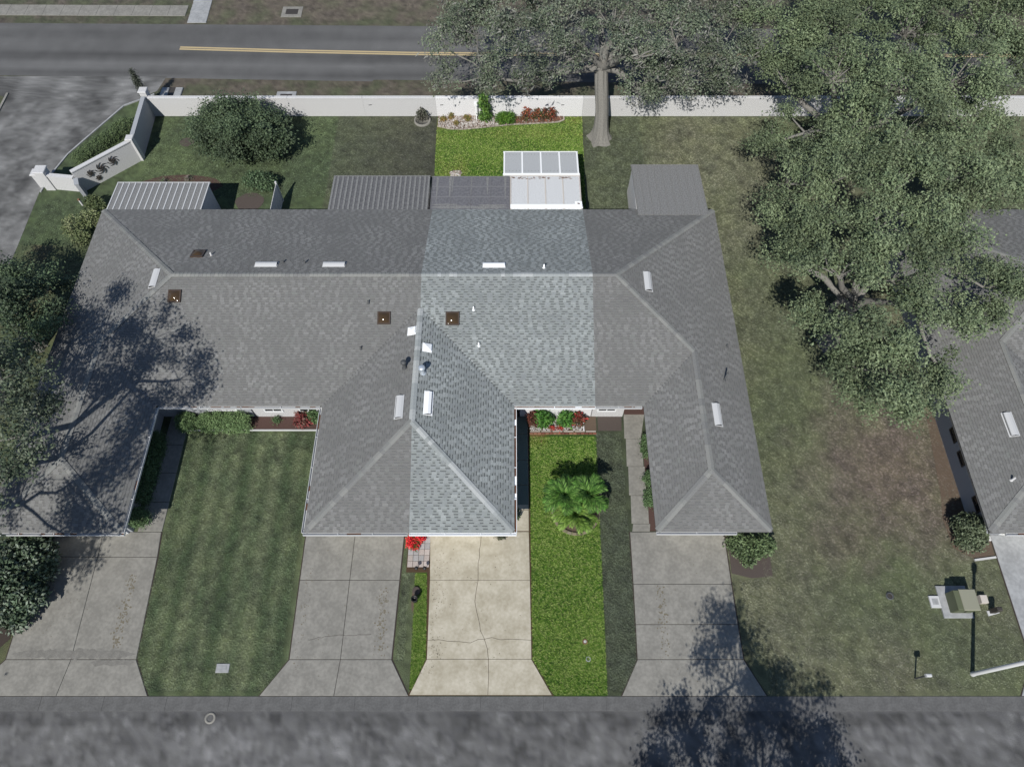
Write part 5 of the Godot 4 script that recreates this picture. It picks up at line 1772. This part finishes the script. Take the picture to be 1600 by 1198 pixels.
func build_front() -> void:
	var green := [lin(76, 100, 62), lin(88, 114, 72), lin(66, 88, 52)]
	# beside the bright drive
	shrub("red_flower_shrub", "shrub of bright red flowers at the corner of the garage by the pavers", "flowers", Vector3(-4.98, 0.02, -10.65), [[-5.0, 0.42, -11.0, 0.28, 0.36, 0.28], [-5.25, 0.38, -10.8, 0.28, 0.34, 0.3], [-5.1, 0.28, -10.6, 0.16, 0.22, 0.16], [-4.72, 0.3, -11.1, 0.12, 0.22, 0.12]], [lin(206, 28, 38), lin(226, 48, 54), lin(180, 22, 32), lin(206, 28, 38), lin(64, 84, 34)], "mid", 60.0, "", 0.7)
	for q in [[-4.93, "left of the two small black path lights by the pavers"], [-4.5, "right of the two small black path lights by the pavers"]]:
		var l := thing("path_light", q[1], "path light", Vector3(q[0], 0, -9.42), "path lights")
		var st := new_st()
		lathe(st, Vector3(q[0], 0, -9.42), [Vector2(0.016, -0.1), Vector2(0.016, 0.36), Vector2(0.0, 0.36)], 8)
		obj("stake", st, M.black, l)
		st = new_st()
		lathe(st, Vector3(q[0], 0.36, -9.42), [Vector2(0.05, 0), Vector2(0.05, 0.07), Vector2(0.1, 0.075), Vector2(0.085, 0.10), Vector2(0.03, 0.13), Vector2(0, 0.135)], 12)
		obj("lamp_head", st, M.black, l)
	patch("flower_bed_soil", [-5.32, -9.52, -4.42, -9.52, -4.42, -9.3, -5.32, -9.3], 0.03, M.soil)
	var o := thing("garden_stone", "flat grey stone with a dark urn on the little strip left of the bright drive", "garden ornament", Vector3(-4.9, 0, -8.1))
	var st := new_st()
	prism(st, V2(blob_ring(-4.88, -7.9, 0.26, 0.7, 16, 0.08)), -0.03, 0.022, 0.0)
	obj("earth", st, M.bark_mat, o)
	st = new_st()
	prism(st, V2(blob_ring(-4.9, -8.35, 0.2, 0.22, 9, 0.12)), 0.0, 0.16, 0.04)
	obj("stone", st, M.mulch_grey, o)
	st = new_st()
	lathe(st, Vector3(-4.92, 0.02, -7.85), [Vector2(0.09, 0), Vector2(0.11, 0.05), Vector2(0.06, 0.12), Vector2(0.16, 0.34), Vector2(0.14, 0.5), Vector2(0.17, 0.54), Vector2(0.13, 0.54), Vector2(0.1, 0.4), Vector2(0, 0.38)], 14)
	obj("urn", st, M.black, o)
	shrub("low_plant", "dark fern like plant poking out under the garage gutter onto the bright drive", "plant", Vector3(-0.55, 0.02, -11.32), [[-0.6, 0.14, -11.2, 0.3, 0.14, 0.16]], [lin(46, 54, 34), lin(62, 66, 44)], "mid", 50.0, "", 0.7)
	shrub("low_plant", "small dark plant beside the walkway under the side gutter", "plant", Vector3(0.05, 0.02, -12.2), [[0.18, 0.5, -12.3, 0.16, 0.35, 0.36]], [lin(40, 62, 34), lin(56, 80, 44)], "mid", 50.0, "", 0.7)
	# leftmost house
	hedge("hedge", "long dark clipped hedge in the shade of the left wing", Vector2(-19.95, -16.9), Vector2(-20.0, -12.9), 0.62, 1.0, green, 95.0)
	shrub("round_shrub", "round clipped green shrub at the lit end of the dark hedge", "shrub", Vector3(-19.95, 0, -12.0), [[-19.85, 0.6, -12.05, 0.55, 0.6, 0.5]], green, "small", 75.0)
	patch("mulch", [-19.0, -18.3, -11.2, -18.3, -11.2, -17.48, -19.0, -17.48], 0.02, M.mulch_red)
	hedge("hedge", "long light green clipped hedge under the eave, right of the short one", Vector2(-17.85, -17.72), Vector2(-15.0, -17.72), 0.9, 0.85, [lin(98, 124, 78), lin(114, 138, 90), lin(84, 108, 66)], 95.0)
	hedge("hedge", "short block of light green clipped hedge under the eave at the walkway corner", Vector2(-19.1, -17.75), Vector2(-18.1, -17.75), 0.95, 0.8, [lin(98, 124, 78), lin(114, 138, 90), lin(84, 108, 66)], 95.0)
	shrub("red_flower_shrub", "round dull red shrub in the mulch at the inner corner left of the bright lot", "shrub", Vector3(-12.05, 0.02, -17.9), [[-12.05, 0.4, -17.9, 0.45, 0.4, 0.36]], [lin(140, 66, 66), lin(118, 58, 56), lin(96, 70, 60)], "mid", 46.0)
	shrub("green_shrub", "dark green shrub against the wall right of the dull red one", "shrub", Vector3(-11.3, 0.02, -18.1), [[-11.3, 0.5, -18.1, 0.35, 0.45, 0.22]], green, "mid", 46.0)
	shrub("low_plant", "small dark plant in the mulch left of the dull red shrub", "plant", Vector3(-13.6, 0.02, -18.0), [[-13.6, 0.18, -18.0, 0.16, 0.18, 0.14]], green, "small", 90.0)
	st = new_st()
	box(st, -19.0, -11.2, 0.0, 0.07, -17.46, -17.38)
	var e := obj("bed_edging", st, M.trim_grey)
	meta(e, "thin pale edging between the mulch under the eave and the striped lawn", "edging")
	# thick planting left of the far left drive
	shrub("shrubbery", "mass of dark green shrubs along the left edge beside the far left drive", "shrub", Vector3(-24.9, 0, -8.8), lobes6(LOBES_HL), [lin(66, 84, 60), lin(84, 102, 80), lin(52, 66, 46), lin(112, 124, 108)], "mid", 20.0, "", 1.5)
	patch("mulch", [-27, -11.0, -25.1, -11.0, -24.95, -6.0, -25.3, -5.6, -27, -5.6], 0.016, M.soil_grey)
	# right hand house
	patch("mulch", [4.95, -18.3, 6.35, -18.3, 6.3, -17.4, 4.95, -17.4], 0.02, M.mulch_grey)
	patch("mulch", [7.44, -17.1, 7.95, -17.1, 7.95, -11.5, 7.2, -11.5, 7.38, -13.8], 0.02, M.mulch_red)
	shrub("green_shrub", "dark upright shrub in the strip between the walkway and the right hand wing", "shrub", Vector3(7.55, 0.02, -14.3), [[7.5, 0.35, -14.3, 0.2, 0.36, 0.4]], green, "small", 70.0)
	hedge("hedge", "low green hedge in the strip beside the right hand wing, nearer the porch", Vector2(7.6, -16.9), Vector2(7.55, -15.7), 0.4, 0.4, green, 90.0)
	hedge("hedge", "low green hedge in the strip beside the right hand wing, nearer the drive", Vector2(7.5, -13.7), Vector2(7.42, -12.8), 0.4, 0.4, green, 90.0)
	shrub("shrubbery", "loose green shrubs at the front corner of the right hand garage", "shrub", Vector3(12.4, 0, -10.5), [[11.8, 0.5, -10.6, 0.5, 0.5, 0.5], [12.5, 0.55, -10.5, 0.55, 0.55, 0.55], [13.1, 0.5, -10.6, 0.5, 0.5, 0.5], [12.2, 0.35, -10.0, 0.45, 0.35, 0.4]], [lin(84, 102, 66), lin(100, 118, 80), lin(64, 80, 50)], "mid", 30.0)
	patch("mulch", [11.45, -11.0, 13.6, -11.0, 13.5, -9.1, 12.4, -9.0, 11.4, -9.25], 0.02, M.mulch_grey)
	# house across the lawn
	patch("mulch", [24.3, -9.95, 25.35, -10.05, 25.4, -11.3, 24.6, -11.3, 24.6, -18.6, 24.1, -18.6, 23.5, -13.5, 23.2, -12.2, 23.3, -10.6], 0.016, M.bark_mat)
	st = new_st()
	wall_seg(st, Vector2(24.2, -9.93), Vector2(25.36, -10.08), -0.03, 0.09, 0.1)
	e = obj("bed_edging", st, M.trim_grey)
	meta(e, "short pale edging at the front of the mulch beside the pale drive", "edging")
	shrub("round_shrub", "tall rounded grey green shrub at the corner of the right edge house", "shrub", Vector3(23.9, 0, -11.2), [[23.85, 0.8, -11.6, 0.65, 0.75, 0.6], [23.95, 0.7, -10.9, 0.7, 0.7, 0.65], [23.8, 1.3, -11.3, 0.5, 0.45, 0.5]], [lin(86, 98, 72), lin(102, 112, 88), lin(68, 78, 56)], "mid", 36.0)
	# by the entrance wall
	hedge("hedge", "uneven green hedge along the inner side of the curved kerb, before the entrance wall", Vector2(-31.2, -38.4), Vector2(-28.2, -42.6), 0.9, 0.7, [lin(80, 98, 60), lin(94, 112, 72), lin(60, 76, 46)], 70.0)
	shrub("tall_shrub", "slim dark columnar shrub at the outer end of the entrance wall", "shrub", Vector3(-27.5, 0, -44.6), [[-27.5, 0.9, -44.6, 0.24, 0.8, 0.24], [-27.5, 2.0, -44.6, 0.2, 0.8, 0.2], [-27.5, 2.8, -44.6, 0.1, 0.4, 0.1]], [lin(52, 58, 48), lin(64, 70, 58)], "small", 110.0)
	shrub("green_shrub", "leafy shrub in the mulch below the end of the entrance wall", "shrub", Vector3(-28.6, 0, -34.3), [[-28.6, 0.5, -34.3, 0.6, 0.5, 0.5], [-28.0, 0.4, -33.9, 0.4, 0.4, 0.4]], [lin(84, 96, 60), lin(98, 108, 72), lin(66, 80, 48)], "mid", 30.0)
	shrub("green_shrub", "loose olive shrub on the grass at the upper left corner of the roofs", "shrub", Vector3(-29.0, 0, -32.2), [[-29.2, 0.6, -32.2, 0.8, 0.55, 0.7], [-28.3, 0.6, -32.8, 0.7, 0.5, 0.6], [-28.7, 0.5, -31.3, 0.6, 0.45, 0.6]], [lin(108, 118, 78), lin(92, 104, 66), lin(122, 128, 92)], "mid", 14.0)
	patch("mulch", blob_ring(-23.4, -36.4, 2.9, 1.1, 18, 0.06), 0.016, M.mulch_red)
	patch("mulch", blob_ring(-18.2, -34.9, 1.0, 0.85, 16, 0.06), 0.016, M.mulch_grey)
	shrub("round_shrub", "small round shrub on the back lawn below the bushy tree", "shrub", Vector3(-17.6, 0, -36.2), [[-17.9, 0.6, -36.3, 0.8, 0.6, 0.6], [-17.1, 0.55, -36.2, 0.7, 0.55, 0.6]], [lin(72, 94, 66), lin(88, 110, 78), lin(56, 74, 50)], "mid", 26.0)
	for q in [[-24.6, -36.7, "left"], [-22.9, -37.0, "right"]]:
		shrub("low_plant", "%s one of two tiny plants in the dark mulch behind the ribbed patio" % q[2], "plant", Vector3(q[0], 0.02, q[1]), [[q[0], 0.14, q[1], 0.16, 0.14, 0.16]], [lin(120, 110, 104), lin(84, 96, 70)], "small", 70.0)
	o = thing("garden_urn", "round pale planter ring with a dark plant at the wall left of the bright lot", "planter", Vector3(-6.7, 0, -43.0))
	st = new_st()
	lathe(st, Vector3(-6.7, 0, -42.95), [Vector2(0.62, -0.02), Vector2(0.62, 0.16), Vector2(0.5, 0.16), Vector2(0.5, 0.06), Vector2(0, 0.06)], 20)
	obj("ring", st, M.concrete, o)
	shrub("low_plant", "dark tuft growing in the pale planter ring", "plant", Vector3(-6.7, 0.06, -42.98), [[-6.7, 0.5, -43.0, 0.3, 0.4, 0.26]], [lin(84, 82, 74), lin(70, 74, 60)], "mid", 40.0)
	patch("mulch", blob_ring(-23.85, -40.75, 0.55, 0.45, 14, 0.08), 0.016, M.mulch_grey)

func lobes6(a: Array) -> Array:
	var r := []
	for l in a:
		r.append([l[0], l[1] * 0.6, l[2], l[3], l[3] * 0.8, l[3]])
	return r

func ring_box(called: String, label: String, cat: String, x: float, z: float, r: float, h: float, m: Material, inner: Material) -> void:
	var t := thing(called, label, cat, Vector3(x, 0, z))
	var st := new_st()
	lathe(st, Vector3(x, 0, z), [Vector2(r, -0.03), Vector2(r, h), Vector2(r * 0.62, h + 0.008), Vector2(r * 0.6, h - 0.01)], 16)
	obj("collar", st, m, t)
	st = new_st()
	lathe(st, Vector3(x, h - 0.012, z), [Vector2(r * 0.58, 0), Vector2(r * 0.3, 0.004), Vector2(0, 0.006)], 14)
	obj("lid", st, inner, t)

func plate(called: String, label: String, cat: String, x0: float, x1: float, z0: float, z1: float, h: float, m: Material, inset: Material) -> Node3D:
	var t := thing(called, label, cat, Vector3((x0 + x1) / 2, 0, (z0 + z1) / 2))
	var st := new_st()
	bbox(st, x0, x1, -0.05, h, z0, z1, 0.015)
	obj("frame", st, m, t)
	if inset:
		st = new_st()
		bbox(st, lerpf(x0, x1, 0.2), lerpf(x0, x1, 0.8), h + 0.001, h + 0.012, lerpf(z0, z1, 0.25), lerpf(z0, z1, 0.75), 0.005)
		obj("lid", st, inset, t)
	return t

func build_small() -> void:
	# transformer and its boxes on the wide lawn
	var t := thing("transformer_box", "beige green metal transformer box on a concrete pad on the wide lawn", "transformer", Vector3(22.7, 0, -7.7))
	var st := new_st()
	prism(st, V2([21.75, -8.6, 23.25, -8.6, 23.25, -7.0, 21.75, -7.0]), -0.05, 0.1, 0.02)
	obj("pad", st, M.concrete_pale, t)
	st = new_st()
	prism(st, V2([22.1, -8.2, 23.1, -8.2, 23.1, -7.25, 22.1, -7.25]), 0.1, 0.88, 0.02)
	obj("cabinet", st, M.plastic_green, t)
	st = new_st()
	prism(st, V2([22.35, -8.24, 23.16, -8.24, 23.16, -7.2, 22.35, -7.2]), 0.882, 0.95, 0.03)
	obj("lid", st, M.plastic_beige, t)
	for k in 2:
		st = new_st()
		fbox(st, Vector3(22.36 + k * 0.49, 0.48, -7.238), Vector3(0.22, 0, 0), Vector3(0, 0.33, 0), Vector3(0, 0, 0.012))
		obj("door", st, M.plastic_green, t)
	st = new_st()
	fbox(st, Vector3(22.62, 0.5, -7.215), Vector3(0.025, 0, 0), Vector3(0, 0.07, 0), Vector3(0, 0, 0.02))
	obj("handle", st, M.iron, t)
	plate("utility_box", "pale flat utility box lid left of the transformer", "utility box", 21.25, 21.75, -8.1, -7.5, 0.1, M.trim_grey, M.concrete_pale)
	plate("utility_box", "small brownish utility box right of the transformer", "utility box", 23.75, 24.1, -8.1, -7.7, 0.28, M.rust_white, null)
	t = thing("utility_pedestal", "short dark pedestal on a pale base between the transformer and the pale drive", "utility box", Vector3(24.3, 0, -7.2))
	st = new_st()
	prism(st, V2([24.0, -7.35, 24.6, -7.45, 24.62, -7.25, 24.02, -7.1]), -0.03, 0.06, 0.01)
	obj("base", st, M.trim_grey, t)
	st = new_st()
	bbox(st, 24.12, 24.38, 0.06, 0.75, -7.42, -7.22, 0.04)
	obj("cabinet", st, M.iron, t)
	# street lamp, leaning out of the right edge of the view
	t = thing("street_lamp", "pale lamp post at the lower right, throwing a long thin shadow up the lawn", "street lamp", Vector3(22.37, 0, -4.38))
	st = new_st()
	lathe(st, Vector3(22.37, 0, -4.38), [Vector2(0.12, -0.05), Vector2(0.12, 0.12), Vector2(0.1, 0.2), Vector2(0.085, 5.2), Vector2(0, 5.2)], 12)
	obj("pole", st, M.trim_grey, t)
	st = new_st()
	lathe(st, Vector3(22.37, 5.2, -4.38), [Vector2(0.09, 0), Vector2(0.14, 0.08), Vector2(0.15, 0.36), Vector2(0.1, 0.46), Vector2(0, 0.52)], 14)
	obj("lamp_head", st, M.trim_grey, t)
	t = thing("marker_post", "short thin post with a white square top near the street on the wide lawn", "post", Vector3(19.52, 0, -4.18))
	st = new_st()
	box(st, 19.49, 19.55, -0.05, 1.15, -4.21, -4.15)
	obj("post", st, M.lead, t)
	st = new_st()
	bbox(st, 19.42, 19.68, 1.12, 1.32, -4.25, -4.11, 0.03)
	obj("box", st, M.trim_grey, t)
	# valves, covers
	ring_box("valve_cover", "small brown capped valve in the bright front lawn", "valve cover", 3.62, -5.88, 0.13, 0.05, M.rust, M.trim_grey)
	ring_box("valve_cover", "small pale ring with a dark hole in the bright front lawn", "valve cover", 3.74, -5.07, 0.13, 0.03, M.stucco_grey, M.black)
	ring_box("valve_cover", "little dark valve cover on the wide lawn under the big tree's tip", "valve cover", 19.3, -8.1, 0.2, 0.05, M.lead, M.iron)
	plate("meter_lid", "small white rectangular lid in the striped front lawn near the street", "meter box", -14.42, -13.78, -4.86, -4.44, 0.05, M.concrete_pale, M.concrete_pale)
	ring_box("manhole", "small round pale cover in the street below the striped lawn", "manhole cover", -14.26, -2.45, 0.26, 0.022, M.concrete, M.gutter_concrete)
	# drain inlets on the verges
	plate("drain_inlet", "pale framed drain inlet on the verge behind the white wall", "drain", -18.1, -16.6, -46.2, -45.0, 0.05, M.concrete_pale, M.iron)
	plate("drain_inlet", "drain inlet on the dry verge beyond the north road", "drain", -19.3, -17.6, -56.8, -55.4, 0.04, M.concrete, M.iron)
	t = thing("drain_headwall", "pair of pale concrete blocks with a dark slot by the side street corner", "drain", Vector3(-26.3, 0, -45.9))
	for x in [-26.75, -25.7]:
		st = new_st()
		bbox(st, x - 0.28, x + 0.28, -0.05, 0.12, -46.6, -45.5, 0.03)
		obj("block", st, M.concrete_pale, t)
	st = new_st()
	box(st, -26.44, -26.0, -0.05, 0.03, -46.7, -45.5)
	obj("slot", st, M.iron, t)
	t = thing("spigot_post", "short white post with an orange tip below the entrance wall", "post", Vector3(-29.7, 0, -34.6))
	st = new_st()
	box(st, -29.75, -29.65, -0.05, 0.5, -34.65, -34.55)
	obj("post", st, M.white, t)
	st = new_st()
	bbox(st, -29.76, -29.64, 0.502, 0.62, -34.66, -34.54, 0.02)
	obj("tip", st, M.rust, t)
	plate("splash_block", "white downspout block at the corner of the right edge garage", "splash block", 24.72, 25.4, -11.25, -10.95, 0.12, M.white, null)
